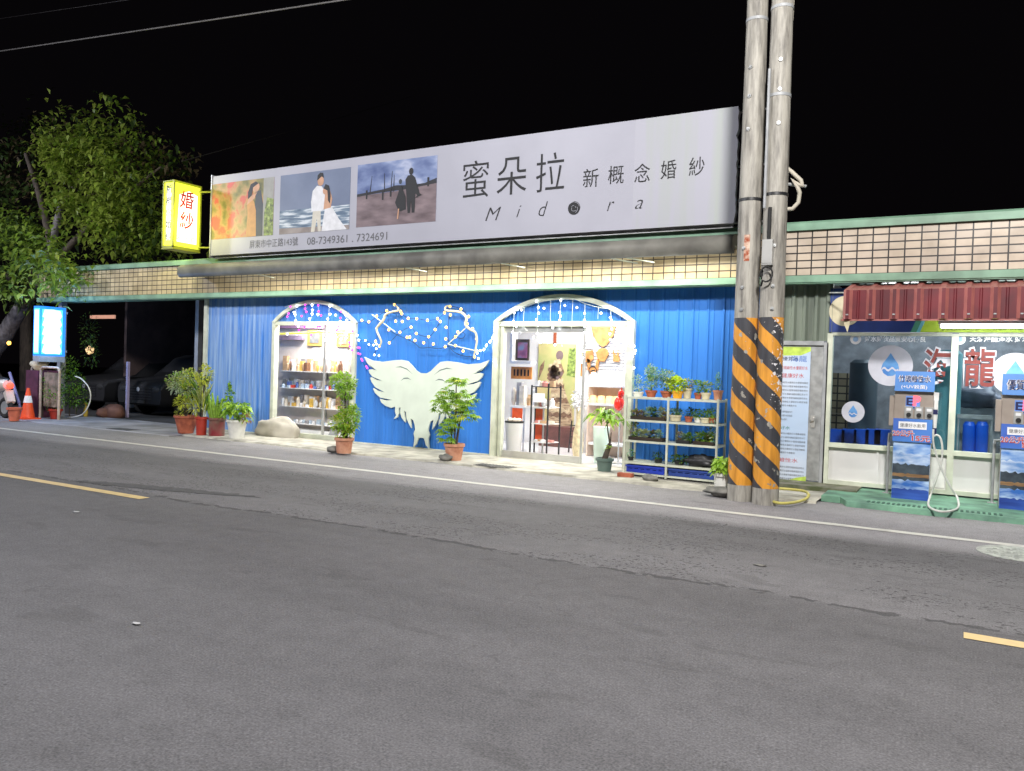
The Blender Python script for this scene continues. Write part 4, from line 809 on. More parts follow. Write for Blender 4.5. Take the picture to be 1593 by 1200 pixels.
# ------------------------------------------------------------------ plant rack
RY0, RY1 = 11.02, 11.44
def rz(px, py): return W(px, py, RY0).z
SZ = [rz(1041, 620), rz(1040, 656), rz(1038, 689), rz(1036, 723)]; rx0 = W(972, 690, RY0).x; rxm = W(1038, 680, RY0).x; rx1 = W(1115, 690, RY0).x
rack = thing('plant_rack', 'ivory metal rack of four shelves holding pots and trays against the blue wall', 'rack', ((rx0 + rx1) / 2, 11.2, .03))
for x in (rx0, rxm, rx1):
    for y in (RY0, RY1):
        mb = MB(); mb.box(x - .014, x + .014, y - .014, y + .014, .04, SZ[0] + .02); mb.build('post', M['trim'], rack)
for z in SZ:
    mb = MB(); mb.box(rx0 + .014, rx1 - .014, RY0 - .010, RY0 + .012, z - .03, z); mb.box(rx0 + .014, rx1 - .014, RY1 - .012, RY1 + .010, z - .03, z); mb.box(rx0 - .01, rx0 + .012, RY0 + .014, RY1 - .014, z - .03, z); mb.box(rx1 - .012, rx1 + .01, RY0 + .014, RY1 - .014, z - .03, z)
    mb.box(rx0 + .02, rx1 - .02, RY0 + .013, RY1 - .013, z - .016, z - .006); mb.build('shelf', M['trim'], rack)
mb = MB(); mb.box(rx0 + .014, rx1 - .014, RY0 - .01, RY0 + .01, .06, .085); mb.build('rail', M['trim'], rack)
def SP(cx, z): # crop pixel -> point on shelf z
    p = W(cx, 640, 11.2); return Vector((p.x, 11.2, z))
def shelf_plant(label, px, z, potm, pot, blobs, leafm, L=.05, wd=.025, y=11.2, bowl=False):
    c = W(px, 640, y); c = Vector((c.x, y, z + .001))
    o = thing('potted_plant', label, 'potted plant', c, 'small pots on the plant rack'); rt, rb, h = pot
    pot_mesh(c, rt, rb, h, .008, min(.03, h * .3)).build('pot', M[potm], o)
    mb = MB()
    for b, r, n in blobs: foliage(mb, c + Vector(b), r, n, L, wd, tuple(range(len(leafm))), shell=.15)
    mb.tube([c + Vector((0, 0, h * .7)), c + Vector((0, 0, h + .05))], .008, 0, 5); mb.build('foliage', [M[q] for q in leafm], o)
z = SZ[0]
shelf_plant('white bowl with a small airy plant at the left end of the rack top', 992, z, 'whitepot', (.075, .06, .07), [((0, 0, .16), (.09, .07, .09), 90), ((-.03, 0, .26), (.06, .05, .05), 40)], ('leafBG', 'leafPale'))
shelf_plant('taller blue-green conifer in a terracotta bowl on the rack top', 1012, z, 'terra', (.08, .055, .10), [((0, 0, .22), (.10, .08, .10), 260), ((.02, 0, .34), (.11, .08, .10), 260), ((-.04, 0, .40), (.06, .06, .08), 120)], ('leafBG', 'leafA', 'leafPale'), .05, .018)
shelf_plant('spreading blue-green conifer in a terracotta bowl beside the lime plant', 1036, z, 'terra', (.085, .055, .10), [((0, 0, .20), (.11, .08, .08), 220), ((.03, 0, .30), (.13, .08, .09), 260), ((-.05, 0, .34), (.08, .06, .07), 140)], ('leafBG', 'leafC', 'leafPale'), .05, .018)
shelf_plant('bright lime leafy plant in an amber pot on the rack top', 1053, z, 'yelpot', (.075, .06, .11), [((-.02, 0, .20), (.13, .1, .10), 300)], ('leafLime', 'leafLime', 'leafY'), .07, .04, 11.14)
shelf_plant('brownish plant in a tall beige pot on the rack top', 1068, z, 'creampot', (.065, .05, .15), [((0, 0, .22), (.10, .08, .06), 120)], ('leafP', 'leafR', 'leafA'))
shelf_plant('dark green bush in a small terracotta pot on the rack top', 1085, z, 'terra', (.05, .04, .09), [((0, 0, .18), (.08, .07, .10), 140)], ('leafC', 'leafA'))
shelf_plant('dark leafy plant in a cream pot near the right end of the rack top', 1097, z, 'creampot', (.065, .05, .10), [((0, 0, .18), (.10, .07, .08), 170)], ('leafC', 'leafA', 'leafP'))
shelf_plant('small columnar cactus in a pink clay pot at the right end of the rack top', 1116, z, 'terrap', (.065, .05, .14), [((.0, 0, .22), (.05, .05, .08), 120), ((-.01, 0, .33), (.025, .025, .07), 70)], ('leafC', 'leafBG', 'leafA'), .03, .018)
z = SZ[1]
shelf_plant('white ribbed pot with a low dark succulent on the second shelf', 1051, z, 'creampot', (.085, .075, .09), [((0, 0, .13), (.09, .07, .04), 130)], ('leafBG', 'leafC', 'leafPale'), .05, .03)
shelf_plant('small dark plant in a terracotta cup on the second shelf', 1072, z, 'terra', (.055, .045, .08), [((.02, 0, .13), (.05, .05, .06), 80)], ('leafD', 'leafC'))
shelf_plant('pale blue-white pot with a bushy herb on the second shelf', 1086, z, 'whitepot', (.05, .045, .075), [((0, 0, .12), (.06, .06, .06), 110)], ('leafC', 'leafA'))
shelf_plant('cream pot with a tufted green plant towards the right post', 1098, z, 'creampot', (.065, .06, .075), [((.01, 0, .12), (.08, .06, .06), 130)], ('leafA', 'leafC'))
shelf_plant('clay pot of fine green grass at the right end of the second shelf', 1109, z, 'terra', (.055, .045, .08), [((-.01, 0, .13), (.08, .06, .07), 170)], ('leafA', 'leafB'), .06, .012)
def tray(label, pxa, pxb, z, specs, y=11.15, m='soil'):
    a = W(pxa, 660, y).x; b = W(pxb, 660, y).x; c = Vector(((a + b) / 2, y, z + .001))
    o = thing('succulent_tray', label, 'plant tray', c, 'succulent trays on the plant rack')
    mb = MB(); mb.box(a, b, y - .1, y + .1, z + .001, z + .012)
    for yy in (y - .1, y + .092): mb.box(a + .008, b - .008, yy, yy + .008, z + .012, z + .05)
    for xx in (a, b - .008): mb.box(xx, xx + .008, y - .1, y + .1, z + .012, z + .05)
    mb.build('tray', M[m], o)
    for px, h, r, leafm in specs:
        mb = MB(); p = W(px, 660, y); q = Vector((p.x, y + random.uniform(-.03, .03), z + .05))
        mb.lathe([(.001, .0), (.03, -.03), (.035, .01), (.001, .012)], q, 0, 10); foliage(mb, q + Vector((0, 0, h * .5)), (r, r * .8, h * .5), int(60 + 900 * r), .045, .03, tuple(range(len(leafm))), shell=.15, droop=.05); mb.build('succulent', [M[x] for x in leafm], o)
tray('left succulent tray with pale rosettes on the second shelf of the rack', 984, 1036, SZ[1], [(988, .08, .05, ('leafR', 'leafC')), (996, .07, .05, ('leafR', 'leafP')), (1008, .13, .06, ('leafPale', 'leafBG')), (1017, .12, .05, ('leafD', 'leafC')), (1028, .14, .055, ('leafPale', 'leafP')), (1034, .06, .03, ('leafR', 'leafP'))])
tray('succulent tray with a tall brown bush on the third shelf left of the middle post', 982, 1034, SZ[2], [(987, .24, .07, ('leafC', 'leafR', 'leafP')), (997, .10, .05, ('leafP', 'leafPale')), (1006, .10, .05, ('leafPale', 'leafP')), (1017, .09, .045, ('leafC', 'leafR')), (1026, .11, .05, ('leafPale', 'leafBG'))])
tray('low succulent tray just right of the middle post on the third shelf', 1056, 1076, SZ[2], [(1060, .10, .04, ('leafR', 'leafPale')), (1068, .07, .04, ('leafPale', 'leafBG')), (1074, .09, .04, ('leafC', 'leafA'))], m='black')
tray('succulent tray with a tall pale plant at the right end of the third shelf', 1082, 1113, SZ[2], [(1087, .11, .05, ('leafP', 'leafA')), (1095, .12, .05, ('leafA', 'leafC')), (1102, .10, .05, ('leafC', 'leafR')), (1110, .30, .075, ('leafBG', 'leafPale')), (1106, .12, .05, ('leafY', 'leafA'))])
z = SZ[3]
shelf_plant('sparse small seedling at the left of the lowest shelf', 984, z, 'black', (.04, .035, .05), [((0, 0, .10), (.04, .04, .06), 40)], ('leafBG', 'leafC'))
shelf_plant('dark low plant on the lowest shelf beside the middle post', 1027, z, 'black', (.06, .05, .05), [((0, 0, .09), (.09, .06, .05), 90)], ('leafD', 'leafC'))
shelf_plant('wide dark green ground plant on the lowest shelf right of the middle post', 1060, z, 'black', (.07, .06, .05), [((0, 0, .08), (.15, .07, .05), 170)], ('leafD', 'leafC', 'leafA'))
p = W(1092, 700, 11.2); mb = MB(); mb.blob((p.x, 11.2, z + .06), (.24, .12, .10), sub=4, amp=.5, fr=2.2, seed=3); o = mb.build('cloth_heap', M['black'], None, (p.x, 11.2, z)); tag(o, 'crumpled black cloth heap on the lowest shelf of the rack', 'cloth')
def crate(label, xa, xb, z0, z1, m):
    y0, y1 = RY0 + .02, RY1 - .02; o = thing('crate', label, 'crate', ((xa + xb) / 2, (y0 + y1) / 2, z0), 'blue crates under the plant rack')
    mb = MB(); t = .012
    mb.box(xa, xb, y0, y1, z0, z0 + .015)
    for x in (xa, xb - t): mb.box(x, x + t, y0 + t, y1 - t, z0 + .015, z1)
    for y in (y0, y1 - t):
        mb.box(xa, xb, y, y + t, z0 + .015, z0 + .05); mb.box(xa, xb, y, y + t, z1 - .05, z1); n = 6
        for i in range(n + 1): xx = xa + (xb - xa - .03) * i / n; mb.box(xx, xx + .03, y + .001, y + t - .001, z0 + .05, z1 - .05)
    mb.box(xa - .012, xb + .012, y0 - .012, y0 - .001, z1 - .03, z1 - .005)
    mb.build('basket', M[m], o); mb = MB(); mb.box(xa + .02, xb - .02, y0 + .02, y1 - .02, z0 + .02, z1 - .07); mb.build('filling', M['dark'], o)
crate('bright blue slotted plastic crate under the left half of the plant rack', rx0 + .03, rxm - .03, .088, SZ[3] - .045, 'crate')
crate('faded blue slotted plastic crate under the right half of the plant rack', rxm + .03, rx1 - .03, .088, SZ[3] - .045, 'crate2')
# white bucket plant at the pole
g = GP(1124, 768)
def f8(mb, g):
    for i in range(70):
        a = random.uniform(0, 6.28); mb.leaf(g + Vector((.05 * math.cos(a), .05 * math.sin(a), random.uniform(.26, .42))), (math.cos(a), math.sin(a), random.uniform(0, 1)), .15, .09, random.choice((0, 1, 1)), .5)
plant('broad green-leaved plant in a white bucket between the rack and the striped pole', g, 'whitepot', (.13, .10, .27), f8, leafmats=('leafA', 'leafB', 'leafC'))
# yellow hose on the ground
mb = MB(); mb.tube(smooth_pts([G(px, py, zz) for px, py, zz in ((1196, 778, .05), (1212, 783, .05), (1235, 782, .05), (1252, 777, .06), (1258, 770, .10), (1250, 764, .10), (1225, 761, .10), (1205, 760, .10))], 4), .018, n=7); o = mb.build('hose', M['hoseY'], None, tuple(G(1225, 780, .03))); tag(o, 'yellow garden hose looped on the mossy ground right of the striped poles', 'hose')

# ------------------------------------------------------------------ inside the shop, seen through the doorway
def flat(mb, px0, px1, py0, py1, Y, t=.02, m=0):
    a = W(px0, (py0 + py1) / 2, Y).x; b = W(px1, (py0 + py1) / 2, Y).x; pm = (px0 + px1) / 2; mb.box(a, b, Y, Y + t, W(pm, py1, Y).z, W(pm, py0, Y).z, m); return a, b, W(pm, py1, Y).z, W(pm, py0, Y).z
YB = IB - .03
tan = mat('tan_paper_art', srgb(190, 170, 120), .6, col2=srgb(150, 160, 100), scale=2.2, world=True, detail=6)
frill = ramp_print('printed_frills', [(.35, srgb(110, 88, 66)), (.5, srgb(190, 168, 136)), (.6, srgb(130, 104, 80)), (.7, srgb(206, 190, 160))], 3.2, stretch=(1, 1, 4))
o = thing('wall_poster', 'large poster of a figure in a ruffled dress on the back wall beyond the doorway', 'poster', W(865, 660, YB))
mb = MB(); x0, x1, z0, z1 = flat(mb, 836, 894, 535, 664, YB - .02, .015); mb.build('backing', tan, o)
mb = MB(); q = lambda u, v, l=0: (x0 + (x1 - x0) * u, YB - .022 - .001 * l, z0 + (z1 - z0) * v)
mb.face([q(*p) for p in ((.30, .0), (.98, .0), (.95, .2), (.78, .40), (.66, .56), (.60, .66), (.42, .66), (.36, .5), (.42, .3))], 0); mb.face([q(*p, 1) for p in ((.25, .58), (.45, .72), (.62, .78), (.72, .66), (.6, .56), (.45, .5))], 1)
for i in range(9):      # ruffles of the skirt, then clustered blossoms at the bodice
    v = .06 + i * .058; l_, r_ = .30 + .012 * i, .97 - .035 * i; nn = 10
    tp = [q(l_ + (r_ - l_) * k / nn, v + .05 + .018 * math.sin(k * 1.9 + i), 2) for k in range(nn + 1)]; bt_ = [q(l_ + (r_ - l_) * k / nn, v + .012 * math.sin(k * 2.3 + i * 2), 2) for k in range(nn + 1)]
    for k in range(nn): mb.face([bt_[k], bt_[k + 1], tp[k + 1], tp[k]], (0, 1, 4)[i % 3])
for i in range(16): mb.face([q(*p, 3) for p in ell(.46 + .17 * math.cos(i * 2.4) * (i / 16) ** .5, .66 + .09 * math.sin(i * 2.4) * (i / 16) ** .5, .075, .03, 9)], (1, 2, 4)[i % 3])
mb.face([q(*p, 3) for p in ((.40, .74), (.62, .76), (.60, .82), (.44, .80))], 4); mb.face([q(*p, 1) for p in ell(.58, .86, .10, .06)], 2); mb.face([q(*p, 1) for p in ((.02, .55), (.16, .70), (.18, .8), (.05, .72))], 1); mb.face([q(*p, 1) for p in ((.78, .62), (1, .6), (1, .95), (.82, .95))], 3)
mb.build('printed_figure', [frill, mat('printed_brown', srgb(124, 96, 76), .6, var=.5, scale=14), mat('printed_dusk', srgb(110, 92, 92), .6), greenp, mat('printed_cream', srgb(190, 172, 140), .6, var=.3, scale=20)], o)
mb = MB(); flat(mb, 861, 865, 512, 534, YB - .03, .03); o = mb.build('wooden_plaque', mat('brown_wood', srgb(140, 70, 40), .5), None, tuple(W(863, 534, YB))); tag(o, 'narrow reddish wooden plaque on the wall above the poster', 'plaque')
brownw = mat('warm_wood', srgb(186, 128, 70), .55, var=.35, scale=10, world=True)
mb = MB(); flat(mb, 838, 889, 664, 700, 14.2, .4); o = mb.build('low_chest', mat('dark_maroon_wood', srgb(96, 60, 54), .5, var=.3), None, tuple(W(864, 700, 14.2))); tag(o, 'low dark maroon chest below the large poster on the back wall', 'chest')
o = thing('ladder', 'small black ladder leaning by the poster below the flower vase', 'ladder', W(889, 698, 13.4))
a = W(886, 655, 13.4); b = W(886, 698, 13.4)
for dx in (0, .13): mb = MB(); mb.tube([(a.x + dx, 13.5, a.z), (a.x + dx, 13.4, .036)], .014, n=6); mb.build('rail', M['black'], o)
for i in range(5): zz = .12 + i * (a.z - .18) / 4.2; mb = MB(); mb.tube([(a.x, 13.45, zz), (a.x + .13, 13.45, zz)], .010, n=6); mb.build('rung', M['black'], o)
o = thing('framed_picture', 'framed portrait in a dark ornate frame on a white ledge inside the doorway', 'picture', W(812, 560, 13.2))
mb = MB(); flat(mb, 802, 823, 528, 561, 13.2, .03); mb.build('frame', mat('dark_frame', (.06, .045, .03), .4, var=.5), o); mb = MB(); flat(mb, 805.5, 820, 533, 557, 13.19, .008); mb.build('print', ramp_print('portrait_print', [(.3, srgb(70, 60, 90)), (.5, srgb(150, 90, 120)), (.7, srgb(120, 140, 170))], 5), o)
mb = MB(); flat(mb, 793, 826, 562, 566, 13.1, .2); flat(mb, 793, 797, 510, 562, 13.1, .2); o = mb.build('wall_ledge', M['white'], None, tuple(W(810, 566, 13.1))); tag(o, 'white ledge carrying the framed portrait inside the doorway', 'shelf')
mb = MB(); a, b, zz0, zz1 = flat(mb, 795, 827, 571, 590, 13.2, .03)
for i in range(5): mb.box(a + .06 + i * .075, a + .09 + i * .075, 13.192, 13.199, zz0 + .06, zz1 - .05, 1)
o = mb.build('wooden_sign', [mat('orange_wood', srgb(214, 140, 70), .5, var=.3), M['ink']], None, (a, 13.2, zz0)); tag(o, 'orange wooden sign with dark markings under the ledge inside the doorway', 'sign')
# craft display on the left with red table
o = thing('display_table', 'red-fronted table with white legs inside the doorway on the left', 'table', W(812, 690, 12.8))
mb = MB(); a, b, zz0, zz1 = flat(mb, 793, 846, 632, 635, 12.75, .5); mb.build('top', M['white'], o)
mb = MB(); flat(mb, 794, 812, 635, 655, 12.78, .02); flat(mb, 833, 845, 636, 686, 12.80, .02); mb.build('red_panel', mat('red_orange_panel', srgb(236, 92, 40), .5), o)
for px in (795, 815, 845): mb = MB(); x = W(px, 660, 12.77).x; mb.box(x - .012, x + .012, 12.76, 12.785, .035, zz0); mb.build('leg', M['alu'], o)
craft = [mat('craft_' + n, srgb(*c), .6, var=.2, scale=12) for n, c in dict(cream=(226, 214, 196), tan=(196, 160, 122), rose=(206, 140, 130), grey=(150, 148, 150), white=(236, 236, 238), brown=(120, 84, 60), gold=(220, 178, 84), blue=(96, 120, 190), pale=(186, 204, 220), red=(200, 60, 50)).items()]
def jar(mb, c, r, h, m):
    t = random.random()
    if t < .45: mb.lathe([(.001, 0), (r, 0), (r, h * .7), (r * .6, h * .85), (r * .65, h), (.001, h)], c, m, 12)
    elif t < .75: mb.box(c[0] - r, c[0] + r, c[1] - r, c[1] + r, c[2], c[2] + h, m)
    else: mb.blob(Vector(c) + Vector((0, 0, h * .45)), (r, r, h * .5), m, sub=1, amp=.15)
def item(label, c, r, h, mi, group, name='craft_item', cat='ornament'):
    mb = MB(); jar(mb, c, r, h, 0); o = mb.build(name, craft[mi], None, tuple(c)); tag(o, label, cat, group)
for px, h, r, mi in ((797, .34, .05, 0), (803, .26, .045, 2), (808, .42, .05, 3), (815, .36, .05, 0), (822, .2, .05, 1), (828, .3, .04, 4), (834, .18, .04, 4)):
    p = W(px, 632, 12.95); item('small pale craft ornament standing on the red-fronted table', (p.x, 12.95 + random.uniform(-.08, .15), zz1 + .002), r, h, mi, 'ornaments on the red-fronted table')
# white pedestal with shells
o = thing('pedestal', 'tapered white pedestal inside the glass at the left of the doorway', 'pedestal', W(797, 704, 12.2)); mb = MB()
px_ = W(797, 690, 12.2).x; zt = W(797, 658, 12.2).z; mb.lathe([(.001, .036), (.12, .036), (.16, zt), (.001, zt)], (px_, 12.25, 0), 0, 24); mb.build('body', M['plaster'], o)
mb = MB(); mb.lathe([(.165, zt + .001), (.17, zt + .03), (.02, zt + .03)], (px_, 12.25, 0), 0, 24); mb.build('tray', M['black'], o)
for i in range(6):
    mb = MB(); a = i * 1.05; c = (px_ + .09 * math.cos(a), 12.25 + .09 * math.sin(a), zt + .05); mb.blob(c, (.05, .045, .035), sub=1, amp=.3, seed=i); ob = mb.build('shell', craft[0], None, c); tag(ob, 'pale rounded shell in the dish on the white pedestal', 'shell', 'shells on the pedestal')
# black wire display rack
o = thing('display_rack', 'black wire display rack with white trays inside the doorway', 'rack', W(848, 700, 12.55))
ry = 12.5; x0 = W(826, 650, ry).x; x1 = W(852, 650, ry).x; x2 = W(871, 650, ry + .35).x
zs_ = [W(850, y, ry).z for y in (602, 634, 660, 689)]; zb = .036
for x, y, zt in ((x0, ry, zs_[0] + .02), (x1, ry, zs_[0] + .06), (x2, ry + .35, zs_[0] + .02), (x0 - .1, ry + .35, zs_[0])):
    mb = MB(); mb.box(x - .012, x + .012, y - .012, y + .012, zb, zt); mb.build('upright', M['black'], o)
for z in zs_:
    mb = MB(); mb.prism([(x0 - .0, ry, z - .015), (x1, ry, z - .015), (x2, ry + .35, z - .015), (x0 - .1, ry + .35, z - .015)], (0, 0, .015)); mb.build('shelf', M['plaster'] if z < zs_[0] else M['black'], o)
for i, z in enumerate(zs_):
    for j in range(5):
        p = Vector((x0 + .05 + (x1 - x0 - .02) * j / 4.2, ry + .12 + .05 * (j % 2), z + .001)); item('small item laid out on the black wire display rack', p, .035 + .01 * (j % 3), (.10, .16, .05, .04)[i], (4, 0, 2, 4, 1)[(i + j) % 5], 'items on the black wire display rack')
mb = MB(); flat(mb, 829, 847, 612, 626, ry - .02, .01); ob = mb.build('price_card', M['whiteink'], None, tuple(W(838, 626, ry))); tag(ob, 'white card clipped to the front of the black wire display rack', 'card')
# right side: peg wall with wooden wings, lamps, counter
mb = MB(); a, b, zz0, zz1 = flat(mb, 907, 972, 500, 712, 13.6, .03)
o = thing('peg_wall', 'white gridded display wall on the right beyond the doorway', 'display wall', (a, 13.6, .03)); mb.build('panel', M['plaster'], o); mb = MB()
for i in range(14): zz = 1.6 + i * .06; mb.box(a + .02, b - .02, 13.585, 13.599, zz, zz + .008)
mb.build('grid', mat('pale_grey_wire', (.5, .5, .52), .5), o)
def carving(label, px, py, shapes, kk=1):
    c = W(px, py, 13.56); mb = MB()
    for pts in shapes:
        mb.prism([Vector((c.x + u * .01 * kk, 13.56, c.z + v * .01 * kk)) for u, v in pts], (0, .02, 0))
    o = mb.build('wooden_carving', brownw, None, tuple(c)); tag(o, label, 'wall decoration', 'wooden carvings on the display wall')
carving('large brown wooden mask hung at the top right of the doorway', 938, 518, [[(-26, 18), (-18, 24), (0, 26), (18, 24), (26, 18), (20, -6), (8, -22), (0, -26), (-10, -20), (-20, -4)]])
carving('square wooden carving left of the leaf-shaped one', 914, 555, [[(-12, 10), (10, 12), (12, -4), (4, -12), (-10, -8)]])
carving('leaf-shaped wooden carving in the middle of the display wall', 936, 554, [[(-12, 6), (-4, 14), (8, 14), (14, 4), (6, -10), (-6, -10)]])
carving('antler-like wooden carving at the right of the display wall', 957, 556, [[(-4, -8), (8, -8), (8, 0), (2, 2), (-6, 14), (-4, 2)], [(2, 1), (5, 14), (6, 1)]])
carving('pair of upright wooden ears over a round badge', 922, 570, [[(-10, -8), (-4, -8), (-6, 12), (-12, 14)], [(4, -8), (10, -8), (13, 14), (7, 12)]])
carving('narrow upright wooden board at the left of the display wall', 906, 576, [[(-4, -12), (4, -12), (4, 12), (-4, 12)]])
mb = MB(); c = W(922, 577, 13.53); mb.disc(c, .085, m=0); mb.disc(c + Vector((0, -.003, 0)), .065, m=1); mb.prism([c + Vector((-.05, -.006, -.025)), c + Vector((.05, -.006, .0)), c + Vector((.05, -.006, .025)), c + Vector((-.05, -.006, .0))], (0, .001, 0), 0); o = mb.build('round_badge', [M['ink'], brownw], None, tuple(c)); tag(o, 'round wooden badge with a black rim below the ears', 'badge')
o = thing('counter', 'white counter with shelves under the display wall right of the doorway', 'counter', W(940, 690, 13.1))
mb = MB(); a, b, z0_, z1_ = flat(mb, 915, 972, 600, 603, 13.1, .4); flat(mb, 915, 972, 628, 632, 13.1, .4); flat(mb, 915, 972, 690, 694, 13.1, .4); mb.build('shelf', M['plaster'], o)
mb = MB(); mb.box(a, a + .02, 13.1, 13.5, .036, z0_); mb.box(a, b, 13.48, 13.5, .036, z0_); mb.build('back_panel', mat('beige_panel', srgb(220, 196, 176), .6), o)
for px, r in ((923, .075), (939, .07), (953, .07)):
    p = W(px, 600, 13.25); o = thing('table_lamp', 'small glowing white table lamp on the counter top', 'lamp', (p.x, 13.25, z1_), 'glowing lamps on the counter top'); mb = MB(); mb.lathe([(.001, 0), (r, 0), (r * .9, .12), (r * .55, .22), (.001, .23)], (p.x, 13.25, z1_ + .001), 0, 14); mb.build('lamp_shade', M['eshade'], o)
zl = W(940, 628, 13.2).z
for px in (922, 935, 948, 959):
    p = W(px, 628, 13.2); mb = MB(); mb.lathe([(.001, 0), (.06, 0), (.07, .06), (.06, .13), (.001, .14)], (p.x, 13.2, zl + .002), 0, 12); ob = mb.build('lantern', M['ewarm'], None, (p.x, 13.2, zl)); tag(ob, 'small warm glowing lantern on the counter shelf under the lamps', 'lantern', 'warm lanterns on the counter shelf')
mb = MB(); c = W(963, 628, 12.4); mb.blob(c, (.085, .085, .12), sub=3, amp=.05); mb.blob(c + Vector((.03, 0, .16)), (.05, .05, .07), sub=3, amp=.05); mb.tube([c + Vector((.03, 0, .2)), c + Vector((.04, 0, .27))], .008, n=6); o = mb.build('gourd', mat('glossy_red', srgb(226, 44, 30), .25), None, tuple(c)); tag(o, 'glossy red gourd ornament just inside the right jamb of the doorway', 'ornament')
mb = MB(); c = W(964, 645, 12.4); mb.tube([c + Vector((0, 0, .05)), Vector((c.x, c.y, .036))], .012, n=6); mb.lathe([(.001, .036), (.12, .036), (.12, .05), (.001, .05)], (c.x, c.y, 0), 0, 16); o = mb.build('stand', M['alu'], None, (c.x, c.y, .036)); tag(o, 'thin metal stand carrying the red gourd', 'stand')
mb = MB(); c = W(934, 716, 12.25); zt = W(934, 664, 12.25).z; mb.lathe([(.001, .036), (.11, .036), (.14, zt), (.001, zt)], (c.x, 12.25, 0), 0, 24); o = mb.build('pillar_stand', mat('mint_white', srgb(204, 222, 208), .5, var=.05), None, (c.x, 12.25, .036)); tag(o, 'pale mint cylinder stand behind the money tree', 'stand')
o = thing('flower_vase', 'tall pale carved vase with white flowers near the middle of the doorway', 'vase', W(899, 690, 12.6)); c = Vector((W(899, 690, 12.6).x, 12.6, .036)); zt = W(899, 634, 12.6).z
mb = MB(); mb.lathe([(.001, 0), (.07, 0), (.10, .18), (.09, .42), (.045, .62), (.05, zt - .036), (.001, zt - .04)], c, 0, 18); mb.build('vase', mat('sand_ceramic', srgb(214, 196, 158), .6, var=.3, scale=14), o); mb = MB(); foliage(mb, Vector((c.x, 12.6, zt + .14)), (.14, .12, .17), 200, .07, .04, (0,), shell=.1); mb.build('flowers', M['whiteink'], o)
# ------------------------------------------------------------------ left window display
wy = 12.55
o = thing('display_shelves', 'white display shelves of glass and wood behind the arched window', 'shelves', W(490, 690, wy))
shz = [W(480, y, wy).z for y in (578, 605, 634, 660)]; sx0 = W(434, 620, wy).x; sx1 = W(546, 620, wy).x
for z in shz: mb = MB(); mb.box(sx0, sx1, wy, wy + .32, z - .018, z); mb.build('shelf', M['plaster'], o)
mb = MB(); mb.box(XL + .12, sx1 + .5, wy + .325, wy + .36, .04, 2.6); mb.build('back_panel', mat('warm_grey_panel', srgb(226, 214, 204), .7, var=.06), o)
mb = MB(); mb.box(sx0, sx1 + .1, wy + .06, wy + .32, .036, W(480, 668, wy).z - .02); mb.build('plinth', M['white'], o)
mb = MB(); mb.box(W(492, 600, wy).x, W(493.2, 600, wy).x, wy + .30, wy + .32, .3, 2.3); mb.build('upright', M['greyst'], o)
rnd = random.Random(3)
rows = [(578, 446, 540, 18, (1, 5, 0, 1, 6), .13, .24, 'small brown wooden figurine on the top display shelf of the arched window'), (605, 436, 542, 22, (3, 8, 7, 8, 9, 7), .05, .13, 'small blue or grey box on the second display shelf of the arched window'),
        (634, 436, 530, 22, (0, 4, 0, 1, 4, 6), .05, .20, 'cream jar or cup on the third display shelf of the arched window'), (660, 444, 536, 20, (4, 8, 3, 8, 4), .04, .11, 'pale blue-white dish on the lowest display shelf of the arched window')]
for (py, xa, xb, n, ms, h0, h1, lab), z in zip(rows, shz):
    for i in range(n):
        x = W(xa + (xb - xa) * (i + .5) / n + rnd.uniform(-1, 1), py, wy + .1).x; item(lab, (x, wy + .08 + rnd.uniform(-.03, .04), z + .001), rnd.uniform(.025, .048), rnd.uniform(h0, h1) * (1.3 if py == 634 and i > 11 else 1), ms[i % len(ms)], lab.split(' on ')[1])
for py, xa, xb, n, ms, h0, h1, lab in ((578, 440, 544, 11, (1, 4, 0, 3), .22, .34, 'taller pale box at the back of the top display shelf of the arched window'), (605, 440, 544, 12, (3, 8, 4, 0), .14, .20, 'plain pale carton at the back of the second display shelf of the arched window'), (634, 440, 540, 12, (0, 4, 1, 3), .16, .26, 'cream carton at the back of the third display shelf of the arched window')):
    z = shz[(578, 605, 634).index(py)]
    for i in range(n):
        x = W(xa + (xb - xa) * (i + .5) / n, py, wy + .24).x; mb = MB(); a = rnd.uniform(.04, .075); mb.box(x - a, x + a, wy + .2, wy + .28, z + .001, z + rnd.uniform(h0, h1)); tag(mb.build('carton', craft[ms[i % len(ms)]], None, (x, wy + .24, z)), lab, 'carton', lab.split(' of the ')[0] + 's')
gold = mat('gilt_frame', srgb(206, 170, 90), .4, var=.3)
for lab, a, b, y0, y1, fm, pr in (('gold-framed dark landscape hung at the top of the arched window display', 478, 500, 514, 538, gold, [(.3, srgb(80, 80, 84)), (.7, srgb(150, 150, 146))]), ('brown wooden framed picture at the top right of the window display', 523, 543, 512, 540, brownw, [(.3, srgb(110, 60, 40)), (.7, srgb(190, 150, 130))])):
    o = thing('framed_picture', lab, 'picture', W((a + b) / 2, y1, wy + .29)); mb = MB(); flat(mb, a, b, y0, y1, wy + .28, .03); mb.build('frame', fm, o); mb = MB(); flat(mb, a + 4, b - 4, y0 + 5, y1 - 4, wy + .272, .006); mb.build('print', ramp_print('picture_print', pr, 6), o)
mb = MB(); flat(mb, 432, 503, 504, 511, wy + .25, .05); o = mb.build('shelf_board', mat('mauve_board', srgb(170, 130, 160), .6), None, tuple(W(465, 511, wy + .25))); tag(o, 'mauve board along the top of the window display', 'board')
mb = MB(); flat(mb, 434, 470, 522, 529, wy + .22, .08); o = mb.build('driftwood_shelf', mat('mauve_grey_wood', srgb(150, 130, 150), .7, var=.4), None, tuple(W(452, 529, wy + .22))); tag(o, 'short greyish wooden shelf at the upper left of the window display', 'shelf')
